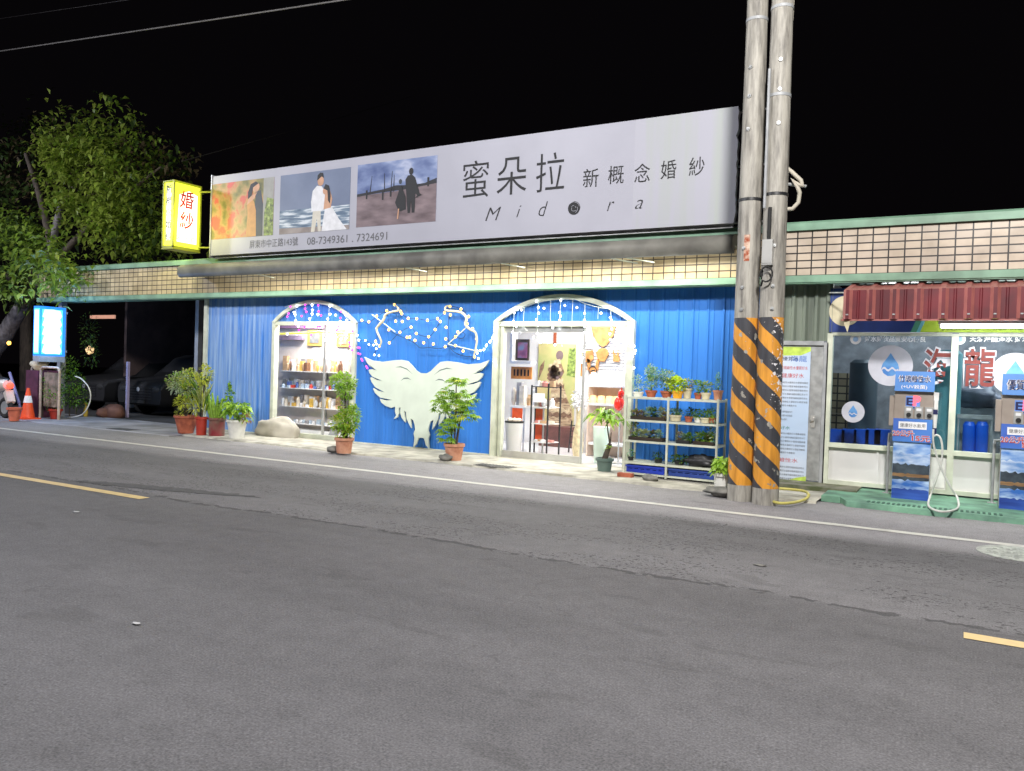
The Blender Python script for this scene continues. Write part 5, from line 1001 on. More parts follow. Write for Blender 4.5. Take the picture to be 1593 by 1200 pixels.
mb = MB(); mb.tube(smooth_pts([W(px, py, wy - .2) for px, py in ((430, 520), (455, 519), (480, 518), (497, 516), (505, 517), (530, 519), (547, 519))], 4), .018, n=6); o = mb.build('ribbon', mat('yellow_ribbon', srgb(246, 224, 70), .5, emit=(.9, .75, .1), estr=.5), None, tuple(W(480, 518, wy - .2))); tag(o, 'glowing yellow light ribbon stretched across the arched window', 'light ribbon')
mb = MB(); flat(mb, 486, 540, 541, 562, wy + .31, .012); o = mb.build('white_board', M['whiteink'], None, tuple(W(510, 562, wy + .3))); tag(o, 'plain white board behind the figurines in the window', 'board')
mb = MB(); mb.prism([W(504, 690, 12.1) + Vector((0, 0, 0)), W(518, 690, 12.1), W(530, 668, 12.1), W(515, 668, 12.1)], (0, .02, 0)); o = mb.build('leaning_board', M['greyst'], None, tuple(W(510, 690, 12.1))); tag(o, 'dark board leaning inside the glass behind the tiered aralia', 'board')
# ------------------------------------------------------------------ water shop
ws = thing('water_shop', 'single-storey water shop with pink tiled fascia, framed windows and white panels', 'building', (-.8, D, 0))
mb = MB(); mb.box(XS, XR, FY - .004, D + .15, 2.956, 3.575); mb.build('tiled_fascia', M['tile2'], ws)
mb = MB(); mb.box(XS, XR, FY - .034, D + .15, 2.862, 2.956); mb.box(XS, XR, FY - .016, FY + .01, 2.845, 2.862); mb.build('lintel', M['green'], ws)
mb = MB(); mb.prism([(XS, FY - .055, 3.575), (XS, FY - .055, 3.67), (XS, FY - .02, 3.70), (XS, D + .3, 3.70), (XS, D + .3, 3.575)], (XR - XS, 0, 0)); mb.build('coping', M['green'], ws)
mb = MB(); mb.box(XS, XR, D + .15, 16, 3.42, 3.56); mb.build('roof', M['greyst'], ws)
def X(px, Y=D): return W(px, 620, Y).x
wd0, wd1 = X(1290), X(1593) + 1.6
Zs = lambda px, py, Y=D: W(px, py, Y).z
dz = Zs(1250, 533)
mb = MB(); 
xs = XS + .001; p = .155
while xs < X(1291):
    e = min(xs + p, X(1291)); w_ = e - xs
    for a, b, da, db in ((0, .45, 0, 0), (.45, .6, 0, -.035), (.6, .8, -.035, -.035), (.8, 1, -.035, 0)): mb.face([(xs + w_ * a, D - .02 + da, dz + .02), (xs + w_ * b, D - .02 + db, dz + .02), (xs + w_ * b, D - .02 + db, 2.9), (xs + w_ * a, D - .02 + da, 2.9)])
    xs = e
mb.build('corrugated_panel', M['corr'], ws)
# door with poster
dx1 = X(1283); dr = MB(); dr.box(XS, XS + .05, D - .06, D + .05, .085, dz); dr.box(dx1 - .03, dx1 + .03, D - .06, D + .05, .085, dz); dr.box(XS + .05, dx1 - .03, D - .05, D + .05, dz - .04, dz + .02)
dobj = dr.build('door', M['greyst'], ws)
mb = MB(); mb.box(XS + .05, dx1 - .03, D - .015, D + .03, .10, dz - .04); mb.build('leaf', M['steel'], dobj)
mb = MB(); hx = X(1266); hz = Zs(1265, 652); mb.tube([(hx, D - .015, hz), (hx, D - .07, hz)], .028, n=12); mb.box(hx - .03, hx + .03, D - .022, D - .0155, hz - .09, hz + .05); mb.box(hx - .02, hx + .03, D - .03, D - .0225, hz - .12, hz - .05); mb.build('handle', M['alu'], dobj)
po = thing('door_poster', 'tall pale blue printed poster of small text covering the grey metal door', 'poster', (X(1240), D - .02, .2))
px0, px1, pz0, pz1 = XS + .09, X(1259), Zs(1235, 747), Zs(1240, 540)
pb_ = mat('pale_blue_print', srgb(176, 196, 222), .5, col2=srgb(200, 210, 226), scale=1.2, world=True)
mb = MB(); mb.box(px0, px1, D - .021, D - .0165, pz0, pz1, 0); mb.face([(px0, D - .0215, pz1 - .13), (px0 + .3, D - .0215, pz1 - .12), (px1, D - .0215, pz1 - .06), (px1, D - .0215, pz1), (px0, D - .0215, pz1)], 1); mb.face([(px0 + .2, D - .0215, pz0), (px1, D - .0215, pz0), (px1, D - .0215, pz0 + .07), (px0 + .3, D - .0215, pz0 + .04)], 1)
mb.build('sheet', [pb_, mat('lime_print', srgb(186, 212, 90), .5, var=.3, scale=9)], po)
mb = MB(); pw = px1 - px0; cx_ = (px0 + px1) / 2; yT = D - .0222
pool = '竹碳鹼性水優質好水健康海龍殺菌飲用水'
def para(zt, n, lh, wfrac, m=0, off=0):
    for i in range(n):
        kk = rnd.randint(0, 6); s = (pool + pool)[kk:kk + 13]; ww = pw * wfrac * (1 if i < n - 1 else .62); text(mb, s if i < n - 1 else s[:8], (px0 + .04 + ww / 2, yT, zt - lh * i), lh * .52, ww, m)
text(mb, '海龍', (px1 - .16, yT, pz1 - .17), .085, .22, 1); text(mb, '優質水', (px0 + .16, yT, pz1 - .17), .06, .22, 3)
text(mb, '竹碳鹼性水優質好水', (cx_, yT, pz1 - .30), .05, pw * .85, 2); text(mb, '健康好水', (px0 + .2, yT, pz1 - .41), .065, .30, 2)
para(pz1 - .51, 7, .055, .86); para(pz1 - .93, 3, .055, .4); text(mb, '好水', (px0 + .12, yT, pz1 - 1.16), .05, .14, 4); para(pz1 - 1.24, 6, .055, .84); text(mb, '鹼性水', (px0 + .18, yT, pz1 - 1.62), .06, .26, 2); para(pz1 - 1.72, 4, .055, .84)
mb.build('lettering', [M['greyink'], M['blueink'], M['redink'], M['navyink'], mat('green_ink', srgb(60, 130, 110), .6)], po)
# window bays
zt_, zsill = Zs(1390, 523), Zs(1390, 695)
bx = [X(1284), X(1293), X(1477), X(1487.5), X(1487.5) + (X(1477) - X(1293)), X(1487.5) + (X(1477) - X(1293)) + .09]
fr = MB()
for a, b in ((bx[0] + .005, bx[1]), (bx[2], bx[3]), (bx[4], bx[5])): fr.box(a, b, D - .06, D + .06, .085, zt_ + .03)
fr.box(bx[1], bx[2], D - .05, D + .05, zt_, zt_ + .04); fr.box(bx[3], bx[4], D - .05, D + .05, zt_, zt_ + .04)
fr.box(bx[1], bx[2], D - .075, D + .05, zsill - .06, zsill); fr.box(bx[3], bx[4], D - .075, D + .05, zsill - .06, zsill); fr.box(bx[1], bx[2], D - .05, D + .05, .085, .14); fr.box(bx[3], bx[4], D - .05, D + .05, .085, .14)
wfr = fr.build('window', M['trim'], ws)
for a, b in ((bx[1], bx[2]), (bx[3], bx[4])): mb = MB(); mb.box(a, b, D, D + .006, zsill, zt_); mb.build('pane', M['glassd'], wfr)
for a, b in ((bx[1], bx[2]), (bx[3], bx[4])):
    mb = MB(); mb.box(a, b, D - .005, D + .03, .14, zsill - .06, 0); m_ = a + (b - a) * .42; mb.box(m_, m_ + .03, D - .03, D - .0055, .14, zsill - .06, 0); mb.box(m_ + .2, m_ + .42, D - .012, D - .0055, .14, zsill - .06, 1); mb.box(m_ + .42, b - .02, D - .018, D - .0055, .16, zsill - .1, 2); mb.build('lower_panel', [M['plaster'], mat('stained_panel', srgb(206, 206, 176), .6, var=.15), M['white']], ws)
# sheet film prints on the windows
yF = D - .004
def decal(name, label, cat, c, draw, mats):
    mb = MB(); draw(mb); o = mb.build(name, mats, None, tuple(c)); return tag(o, label, cat)
for lab, px, py, rpx in (('large round white window sticker on the left pane behind the first water pump', 1385, 569, 36), ('small round white sticker low on the left pane', 1327, 641, 18.5), ('large round white window sticker on the right pane behind the second water pump', 1579, 582, 40)):
    c = W(px, py, yF); r = (W(px + rpx, py, yF).x - W(px - rpx, py, yF).x) / 2 * .97
    o = thing('window_sticker', lab, 'sticker', c, 'round white stickers on the shop windows'); mb = MB(); mb.prism([c + Vector((r * math.cos(2 * math.pi * j / 40), 0, r * 1.0 * math.sin(2 * math.pi * j / 40))) for j in range(40)], (0, .002, 0)); mb.build('disc', M['filmwhite'], o)
    mb = MB()
    dp = [(0, .62), (.16, .36), (.34, .10), (.40, -.14), (.32, -.36), (.14, -.50), (-.10, -.52), (-.30, -.38), (-.40, -.14), (-.34, .10), (-.16, .36)]
    mb.face([(c.x + r * a, c.y - .001, c.z + r * b) for a, b in dp][::-1], 1)
    if True: # a plain water drop with a wave in place of the printed mascot
        for s in range(1, 2):
            zz = c.z + r * (.12 - .25 * s); pts = [Vector((c.x + r * (-.36 + i * .072), c.y - .002, zz + r * .07 * math.sin(i * 1.25))) for i in range(11)]
            for a, b in zip(pts, pts[1:]): mb.face([a, b, b - Vector((0, 0, r * .1)), a - Vector((0, 0, r * .1))])
    mb.build('drop_mark', [M['filmwhite'], mat('sticker_blue', srgb(58, 112, 176), .6, col2=srgb(96, 150, 200), scale=6)], o)
o = thing('window_lettering', 'large red characters with white outlines across the two shop windows', 'lettering', W(1450, 600, yF))
for s, px, py, hp, wp_ in (('海', 1458, 571, 60, 44), ('龍', 1524, 572, 62, 50)):
    c = W(px, py, yF - .004); h = (W(px, py - hp / 2, yF) - W(px, py + hp / 2, yF)).length; ww = X(px + wp_ / 2) - X(px - wp_ / 2)
    mb = MB(); text(mb, s, c, h * 1.06, ww * 1.06, 0, off=.055); text(mb, s, c - Vector((0, .004, 0)), h * .96, ww * .96, 1, off=.016); mb.build('character', [M['filmwhite'], M['brick_red_ink']], o)
o = thing('window_lettering', 'small white line of characters with a round mark along the top of the left window', 'lettering', W(1380, 530, yF))
mb = MB(); text(mb, '好水好飲品質安心優良', W(1392, 528, yF), .085, X(1437) - X(1342), 0, off=.02); mb.disc(W(1331, 528, yF), .07, m=0); mb.disc(W(1331, 528, yF - .003), .035, m=1); mb.build('characters', [M['whiteink'], mat('pale_blue_mark', srgb(150, 180, 214), .6)], o)
o = thing('window_lettering', 'small white line of characters with a round mark along the top of the right window', 'lettering', W(1540, 530, yF))
mb = MB(); text(mb, '天然海龍淨水 好水飲', W(1560, 528, yF), .085, X(1610) - X(1505), 0, off=.02); mb.disc(W(1493, 528, yF), .07, m=0); mb.disc(W(1493, 528, yF - .003), .035, m=1); mb.build('characters', [M['whiteink'], bpy.data.materials['pale_blue_mark']], o)
# inside of the water shop
mb = MB(); mb.box(XS + .0, XR, 14.8, 14.9, 0, 2.9, 0); mb.box(XS + .001, XS + .06, D + .1, 14.8, 0, 2.9, 0); mb.build('interior_wall', mat('dim_interior', (.26, .27, .30), .8, var=.3), ws)
mb = MB(); mb.face([(XS + .1, D + .05, .07), (XR, D + .05, .07), (XR, 14.8, .07), (XS + .1, 14.8, .07)]); mb.build('interior_floor', M['greyst'], ws)
def cyl(name, label, cat, px, py0, py1, Y, r, m, group=None):
    c = W(px, py1, Y); z1_ = W(px, py0, Y).z; z0_ = max(c.z, .075); mb = MB(); mb.lathe([(.001, z0_), (r * .9, z0_), (r, z0_ + .03), (r, z1_ - .05), (r * .7, z1_), (.001, z1_)], (c.x, Y, 0), 0, 20); o = mb.build(name, m, None, (c.x, Y, z0_)); return tag(o, label, cat, group)
teal = mat('teal_tank', srgb(96, 150, 158), .4)
cyl('water_tank', 'tall teal filter tank standing behind the window post', 'tank', 1468, 545, 735, 12.5, .17, teal)
cyl('water_tank', 'slimmer pale tank in the gloom at the left of the left window', 'tank', 1338, 560, 720, 13.2, .20, mat('dim_tank', srgb(70, 82, 92), .5))
fb_ = mat('filter_blue', srgb(26, 84, 196), .35)
of = thing('filter_stand', 'metal filter stand inside the right window', 'filter stand', W(1520, 700, 12.3)); mb = MB(); mb.box(X(1490, 12.3), X(1545, 12.3), 12.28, 12.4, Zs(1520, 652, 12.3), Zs(1520, 646, 12.3)); 
for px in (1491, 1543): mb.box(X(px, 12.3), X(px, 12.3) + .02, 12.3, 12.32, .075, Zs(1520, 652, 12.3))
mb.build('rail', M['steel'], of)
for lab, px in (('left of two blue filter canisters inside the right window', 1506), ('right of two blue filter canisters inside the right window', 1526)): cyl('filter_canister', lab, 'filter', px, 656, 706, 12.28, .075, fb_, 'blue filter canisters in the right window')
mb = MB(); a = W(1520, 620, 12.9); mb.blob(a, (.34, .2, .16), sub=4, amp=.4, seed=8); o = mb.build('machine_cover', mat('dark_grey_cover', srgb(92, 96, 110), .6, var=.3), None, tuple(a)); tag(o, 'dark grey covered machine above the blue filters', 'machine')
mb = MB(); mb.box(a.x - .4, a.x + .4, 12.8, 13.1, .072, a.z - .13); o = mb.build('machine_cabinet', M['greyst'], None, (a.x, 12.9, .072)); tag(o, 'grey cabinet under the covered machine inside the right window', 'cabinet')
for i, px in enumerate((1303, 1321, 1340, 1358, 1372)):
    c = W(px, 700, 12.7); st = thing('stool', 'blue plastic stool in the row behind the left window', 'stool', (c.x, 12.7, .072), 'blue stools behind the left window'); zz = W(px, 668, 12.7).z
    mb = MB(); mb.box(c.x - .10, c.x + .10, 12.6, 12.8, zz - .22, zz); mb.build('seat', fb_, st)
    for dx in (-.08, .06):
        for dy in (12.61, 12.77): mb = MB(); mb.box(c.x + dx, c.x + dx + .02, dy, dy + .02, .073, zz - .22); mb.build('leg', fb_, st)
mb = MB(); mb.box(W(1296, 590, 14).x, W(1330, 590, 14).x, 13.9, 14.2, 1.0, 1.65); mb.box(W(1296, 590, 14).x, W(1330, 590, 14).x, 13.9, 14.2, .072, .99); o = mb.build('shelf_boxes', tiles('stacked_carton', srgb(150, 140, 116), srgb(120, 110, 92), (.02, .02, .02), .14, .12, .012), None, tuple(W(1310, 640, 14))); tag(o, 'dim shelf of stacked cartons at the far left of the left window', 'shelf')
point('water_shop_interior_glow', (.9, 13.0, 2.5), 130, (.95, .98, 1), .3); point('water_shop_interior_glow', (-.9, 13.4, 2.6), 42, (.95, .98, 1), .3)
mb = MB(); mb.box(-.1, 1.4, 12.9, 13.0, 2.62, 2.68); mb.build('interior_tube', M['ediffuser'], ws)
# sign band under the awning
sg = thing('shop_sign', 'blue and lime shop sign band half hidden by the red awning', 'sign', W(1430, 500, D - .05))
ys_ = D - .05; s0, s1 = W(1291, 490, ys_).x, W(1291, 490, ys_).x + 4.2; sz0, sz1 = Zs(1390, 517, ys_), 2.80; xa_ = X(1412, ys_); xb_ = X(1432, ys_)
mb = MB(); mb.box(s0, s1, ys_, ys_ + .03, sz0, sz1, 0); e_ = ys_ - .001
mb.face([(xa_, e_, sz0), (xa_ + .07, e_, sz0), (xa_ + .30, e_, sz1), (xa_ + .23, e_, sz1)], 1); mb.face([(xa_ + .07, e_, sz0), (xb_ - .04, e_, sz0), (xb_ + .19, e_, sz1), (xa_ + .30, e_, sz1)], 2); mb.face([(xb_ - .04, e_, sz0), (s1, e_, sz0), (s1, e_, sz1), (xb_ + .19, e_, sz1)], 3)
mb.build('panel', [mat('navy_sign', srgb(38, 62, 128), .5), mat('sign_green', srgb(80, 150, 120), .5), mat('sign_cyan', srgb(120, 200, 214), .5), mat('sign_lime', srgb(190, 222, 66), .5)], sg)
mb = MB(); c = W(1315, 484, ys_ - .003); mb.disc(c, .21, m=2, n=36)
text(mb, 'SRO', W(1388, 480, ys_ - .003), .30, .52, 0, off=.02)
for r_ in range(4): text(mb, '竹碳鹼性水優質好水健康'[:9 + r_ % 2], (xb_ + .42 - .02 * r_, ys_ - .003, sz0 + .05 + r_ * .065), .038, .42, 1); text(mb, '好水飲用水優', (xb_ + .95, ys_ - .003, sz0 + .05 + r_ * .065), .038, .32, 1)
mb.build('lettering', [M['filmwhite'], M['navyink'], M['creampot']], sg)
# red awning
ra = thing('sheet_awning', 'red corrugated sheet-metal awning over the water shop windows', 'awning', W(1450, 470, 11.2))
YA = 11.12; a0 = W(1312, 470, YA).x; zA1 = W(1312, 452, YA).z; zA0 = W(1312, 497, YA).z; pitch = .272; na = 16
mb = MB(); mt = MB()
for i in range(na):
    x = a0 + i * pitch
    prof = [(0, 0), (.035, -.04), (.075, -.04), (.11, 0), (.16, 0), (.17, -.012), (.185, -.012), (.195, 0), (pitch, 0)]
    for (p0, d0), (p1, d1) in zip(prof, prof[1:]):
        fm = 1 if d0 != d1 and p0 < .1 else 0
        mb.face([(x + p0, YA + d0, zA0), (x + p1, YA + d1, zA0), (x + p1, YA + d1, zA1), (x + p0, YA + d0, zA1)], fm)
        mt.face([(x + p0, YA + d0, zA1), (x + p1, YA + d1, zA1), (x + p1, D - .02, zA1 + .16 - d1 * .9), (x + p0, D - .02, zA1 + .16 - d0 * .9)], 0)
    mb.box(x + .04, x + .07, YA - .048, YA - .0405, zA0 + .05, zA0 + .065, 2)
mb.box(a0 - .02, a0 + na * pitch, YA - .005, YA + .02, zA0 - .02, zA0, 1)
mb.build('valance', [M['redawn'], M['redawn2'], M['steel']], ra); mt.build('roof_sheet', M['redawn2'], ra)
mb = MB(); mb.box(a0 + .02, a0 + na * pitch, D - .3, D - .26, zA1 + .02, zA1 + .06); mb.tube([(a0 - .25, D - .25, zA1 + .03), (a0 + .3, YA + .05, zA1 - .03)], .012, n=6); mb.build('bracket', M['steel'], ra)
c = W(1316, 505, YA); mb = MB(); mb.face([c + Vector((-.05, 0, .12)), c + Vector((.06, 0, .10)), c + Vector((.04, -.02, -.02)), c + Vector((.02, 0, -.10)), c + Vector((-.03, .02, .02))]); mb.face([c + Vector((-.05, .03, .12)), c + Vector((-.03, .05, .02)), c + Vector((.02, .03, -.10)), c + Vector((.06, .03, .10))]); o = mb.build('torn_rag', M['creampot'], None, tuple(c)); tag(o, 'torn scrap of pale rag hanging from the left corner of the red awning', 'rag')
# fluorescent tube
ft = thing('fluorescent_lamp', 'bright fluorescent tube lamp under the red awning', 'lamp', W(1540, 506, 11.45)); ya = 11.45
t0 = W(1464, 508, ya); t1x = t0.x + 1.22; mb = MB(); mb.box(t0.x - .03, t1x + .03, ya - .05, ya + .05, t0.z + .03, t0.z + .09); mb.build('housing', M['white'], ft); mb = MB(); mb.tube([(t0.x, ya - .01, t0.z), (t1x, ya - .01, t0.z)], .021, n=10); mb.build('tube', M['etube'], ft)
mb = MB()
for xx in (t0.x - .02, t1x + .005): mb.box(xx, xx + .015, ya - .03, ya + .02, t0.z - .025, t0.z + .03)
mb.build('end_cap', M['white'], ft); area('fluorescent_glow', ((t0.x + t1x) / 2, ya - .01, t0.z - .03), ((t0.x + t1x) / 2, ya - .15, 0), 1.2, .05, 24, (.97, 1, .95))
# water pumps
PY0, PY1 = 11.18, 11.55
def pump():
    x0, x1 = W(1388, 700, PY0).x, W(1449, 700, PY0).x; zz = lambda py: W(1420, py, PY0).z
    zH1, zH0, zG0, zB0, zL0 = zz(578), zz(609), zz(652), zz(688), zz(780); zb = .066
    o = thing('water_pump', 'blue self-service water pump with hose, left of the two', 'water dispenser', ((x0 + x1) / 2, (PY0 + PY1) / 2, zb), 'self-service water pumps')
    mb = MB(); mb.box(x0 + .01, x1 - .01, PY0 + .0, PY1, zb, zG0 + .001); mb.box(x0, x1, PY0 + .04, PY1, zG0, zH0 + .01); mb.build('cabinet', mat('taupe_metal', srgb(168, 156, 146), .4, metal=.2, var=.12), o)
    mb = MB(); mb.box(x0 - .06, x0 - .002, PY0 + .1, PY1 - .05, zG0 - .1, zG0 + .28); mb.build('side_tank', bpy.data.materials['taupe_metal'], o)
    bl = mat('pump_blue', srgb(52, 128, 208), .45, var=.08)
    mb = MB(); mb.prism([(x0 + .0, PY0 - .02, zH0), (x0, PY0 + .03, zH1), (x0, PY0 + .25, zH1), (x0, PY0 + .25, zH0)], (x1 - x0, 0, 0)); hd = mb.build('header', bl, o)
    cxx = (x0 + x1) / 2; mb = MB(); upv = Vector((0, .05, zH1 - zH0)).normalized(); hh = zH1 - zH0; base = Vector((cxx, PY0 - .024, zH0)); 
    text(mb, '竹碳鹼性水', base + upv * hh * .64, hh * .36, (x1 - x0) * .84, 0, up=upv, off=.05); text(mb, '竹碳鹼性水', base + upv * hh * .64 - Vector((0, .004, 0)), hh * .34, (x1 - x0) * .80, 1, up=upv, off=.005); text(mb, '(+UV殺菌)', base + upv * hh * .22, hh * .24, (x1 - x0) * .66, 0, up=upv, off=.01); mb.build('lettering', [M['whiteink'], M['navyink']], hd)
    mb = MB(); yb = PY0 + .036; ez = zH0 - .13; mb.box(cxx - .09, cxx + .07, yb - .002, yb + .003, ez - .09, ez + .07, 0); text(mb, 'E', (cxx - .045, yb - .004, ez), .10, .075, 1, off=.03); text(mb, 'P', (cxx + .035, yb - .005, ez + .01), .125, .085, 2, off=.06)
    mb.box(cxx - .06, cxx + .05, yb - .003, yb - .002, ez - .08, ez - .07, 1); mb.build('emblem', [mat('emblem_blue', srgb(110, 150, 226), .5), M['navyink'], M['dled']], o)
    for i in range(3):
        xx = x0 + .12 + i * .115; mb = MB(); mb.box(xx, xx + .095, PY0 + .0, PY0 + .039, zG0 + .005, zG0 + .155); mb.tube([(xx + .05, PY0 - .001, zG0 + .05), (xx + .05, PY0 - .02, zG0 + .05)], .028, 1, 10); mb.box(xx + .02, xx + .075, PY0 - .004, PY0 - .0005, zG0 + .10, zG0 + .135, 2); mb.build('button_unit', [M['alu'], M['black'], M['whiteink']], o)
    mb = MB(); mb.prism([(x0 + .0, PY0 - .03, zB0), (x0, PY0 - .005, zG0), (x0, PY0 - .0005, zG0), (x0, PY0 - .0005, zB0)], (x1 - x0, 0, 0)); pn = mb.build('price_panel', mat('price_panel_blue', srgb(70, 130, 206), .5, col2=srgb(56, 92, 186), scale=2, world=True), o)
    mb = MB(); up2 = Vector((0, .025, zG0 - zB0)).normalized(); h2 = zG0 - zB0; b2 = Vector((cxx, PY0 - .033, zB0))
    q = b2 + up2 * h2 * .72; ww = (x1 - x0) * .36
    mb.face([q + Vector((-ww, 0, 0)) - up2 * .045, q + Vector((ww, 0, 0)) - up2 * .045, q + Vector((ww, 0, 0)) + up2 * .045, q + Vector((-ww, 0, 0)) + up2 * .045], 0)
    text(mb, '健康好水飲用', q - Vector((0, .003, 0)), .05, ww * 1.8, 1, up=up2)
    for s, dx, dv, h, w_ in (('20公升', -.10, .36, .085, .24), ('15元', .10, .17, .075, .20)): text(mb, s, b2 + Vector((dx, -.001, 0)) + up2 * h2 * dv, h * 1.05, w_ * 1.04, 0, up=up2, off=.05); text(mb, s, b2 + Vector((dx, -.004, 0)) + up2 * h2 * dv, h, w_, 2, up=up2, off=.012)
    mb.build('lettering', [M['whiteink'], M['greyink'], M['redink']], pn)
    # lake picture
    lk = [ramp_print('lake_sky', [(.35, srgb(70, 128, 206)), (.68, srgb(190, 212, 238))], 5, stretch=(1, 1, 2.5)), ramp_print('lake_snow', [(.35, srgb(96, 140, 200)), (.6, srgb(200, 214, 236))], 8, stretch=(.6, 1, 1.5)), ramp_print('lake_hills', [(.3, srgb(24, 30, 46)), (.7, srgb(74, 86, 96))], 9), ramp_print('lake_shore', [(.3, srgb(110, 80, 54)), (.7, srgb(170, 132, 92))], 9, stretch=(.4, 1, 3)), ramp_print('lake_reflection', [(.4, srgb(50, 104, 186)), (.66, srgb(186, 208, 236))], 7, stretch=(.6, 1, 2)), ramp_print('lake_water', [(.3, srgb(24, 50, 130)), (.7, srgb(56, 96, 190))], 4, stretch=(.5, 1, 3))]
    mb = MB(); hl_ = zB0 - zL0; y_ = PY0 - .004; mb.box(x0 + .01, x1 - .01, y_, PY0 - .0005, zL0, zB0 - .003, 0)
    n = 14
    def strip(v0, v1, m, amp, l, sd):
        pts = [Vector((x0 + .012 + (x1 - x0 - .024) * i / n, y_ - .0006 * l, zL0 + hl_ * (v1 + amp * noise.noise(Vector((i * .9, sd, 0)))))) for i in range(n + 1)]
        for a, b in zip(pts, pts[1:]): mb.face([(a.x, a.y, zL0 + hl_ * v0), (b.x, b.y, zL0 + hl_ * v0), b, a], m)
    strip(.56, .80, 1, .07, 1, 1); strip(.50, .62, 2, .05, 2, 2); strip(.42, .55, 2, .03, 3, 3); strip(.40, .46, 3, .02, 4, 4); strip(.30, .405, 2, .02, 5, 5); strip(.1, .35, 4, .03, 6, 6); strip(0, .20, 5, .03, 7, 7)
    mb.build('lake_print', lk, o)
    # nozzle and hose
    nx = x1 + .03; mb = MB(); mb.box(x1 + .002, x1 + .055, PY0 + .04, PY0 + .12, zG0 + .24, zG0 + .34, 0); mb.tube([(nx, PY0 + .03, zG0 + .25), (nx, PY0 + .02, zG0 + .12), (nx - .005, PY0 + .02, zG0 + .04)], [.022, .026, .024], 0, 10); mb.tube([(nx - .005, PY0 + .02, zG0 + .10), (nx - .005, PY0 + .02, zG0 - .10)], [.03, .02], 0, 10); mb.tube([(nx - .006, PY0 + .015, zG0 + .13), (nx - .006, PY0 + .015, zG0 + .07)], .03, 1, 8); mb.tube([(nx - .006, PY0 + .02, zG0 - .10), (nx - .005, PY0 + .02, zG0 - .18)], .022, 1, 8); mb.build('nozzle', [M['white'], M['navyink']], o)
    hp = [W(px, py, PY0 - .01) for px, py in ((1452, 668), (1452, 690), (1458, 712), (1467, 735), (1480, 760), (1489, 774))] + [G(1491, 789, .09), G(1480, 795, .085), G(1464, 796, .085), G(1450, 792, .085), G(1444, 785, .09)] + [W(px, py, PY0 + .0) for px, py in ((1447, 772), (1455, 750), (1464, 722), (1466, 698), (1463, 682), (1457, 677), (1451, 680))]
    mb = MB(); mb.tube(smooth_pts(hp, 4), .0125, n=7); mb.build('hose', M['hoseW'], o)
    return o, x1 - x0
pm, pw_ = pump()
shift = W(1556, 700, PY0).x - W(1388, 700, PY0).x
pm2 = copy_tree(pm); pm2.location.x += shift; pm2['label'] = 'blue self-service water pump cut off by the right edge, right of the two'
for ch in pm2.children:      # the second pump's header carries different words
    if ch.name.startswith('header'):
        for l in list(ch.children):
            src = [c for c in pm.children if c.name.startswith('header')][0]; off = OFF[src.name]
            x0, x1 = W(1388, 700, PY0).x, W(1449, 700, PY0).x; zH1, zH0 = W(1420, 578, PY0).z, W(1420, 609, PY0).z; cxx = (x0 + x1) / 2; upv = Vector((0, .05, zH1 - zH0)).normalized(); hh = zH1 - zH0; base = Vector((cxx, PY0 - .024, zH0)); mb = MB()
            text(mb, '優質軟水', base + upv * hh * .5, hh * .52, (x1 - x0) * .84, 0, up=upv, off=.05); text(mb, '優質軟水', base + upv * hh * .5 - Vector((0, .004, 0)), hh * .50, (x1 - x0) * .80, 1, up=upv, off=.005)
            tmp = mb.build('lettering', [M['whiteink'], M['navyink']], src); l.data = tmp.data; bpy.data.objects.remove(tmp)
# drain pipes beside each pump
for i, lab in enumerate(('grey upright pipe with a bent top left of the first water pump', 'grey upright pipe with a bent top left of the second water pump')):
    a = W(1379, 778, 11.6); t = W(1381, 675, 11.6); mb = MB(); x = a.x + i * shift * 1.02; mb.tube(smooth_pts([(x, 11.6, .066), (x, 11.6, t.z - .06), (x + .02, 11.6, t.z - .01), (x + .06, 11.6, t.z), (x + .10, 11.6, t.z)], 3), .017, n=8); mb.box(x - .05, x + .05, 11.56, 11.64, .063, .07); o = mb.build('drain_pipe', M['greyst'], None, (x, 11.6, .066)); tag(o, lab, 'pipe', 'upright pipes beside the water pumps')

# ------------------------------------------------------------------ covers and litter on the road
g = G(1590, 863); o = thing('manhole_cover', 'round patterned manhole cover in the road at the right edge', 'manhole cover', (g.x, g.y, 0)); mb = MB(); mb.lathe([(.36, .002), (.36, .008), (.32, .010), (.30, .006), (.001, .006)], (g.x, g.y, 0), 0, 40)
for i in range(-5, 6):
    for j in range(-5, 6):
        x, y = g.x + i * .052, g.y + j * .052
        if (x - g.x) ** 2 + (y - g.y) ** 2 < .27 ** 2: mb.box(x - .016, x + .016, y - .016, y + .016, .005, .012)
mb.build('lid', mat('cast_iron', (.36, .38, .34), .6, metal=.1, var=.4, scale=12), o)
a = G(770, 725, .034); o = thing('drain_grate', 'dark square drain cover set in the pavement before the doorway', 'drain cover', a); mb = MB(); mb.box(a.x - .32, a.x + .32, a.y - .13, a.y + .13, .028, .036)
for i in range(10): mb.box(a.x - .29 + i * .06, a.x - .26 + i * .06, a.y - .11, a.y + .11, .036, .042)
mb.build('grate', mat('dull_grate', (.13, .13, .12), .7, metal=.2, var=.4), o)
a = G(192, 668, .016); mb = MB(); mb.box(a.x - .35, a.x + .35, a.y - .16, a.y + .16, .008, .018); o = mb.build('drain_cover', mat('dark_cover', (.07, .07, .075), .8, var=.4), None, tuple(a)); tag(o, 'dark flat drain cover in the driveway before the carport', 'drain cover')
def litter(px, py, r, lab, m):
    c = G(px, py, .003); mb = MB(); mb.blob(c + Vector((0, 0, .004)), (r, r * .5, .005), sub=1, amp=.6, seed=px); o = mb.build('litter', m, None, tuple(c)); tag(o, lab, 'litter', 'litter on the road')
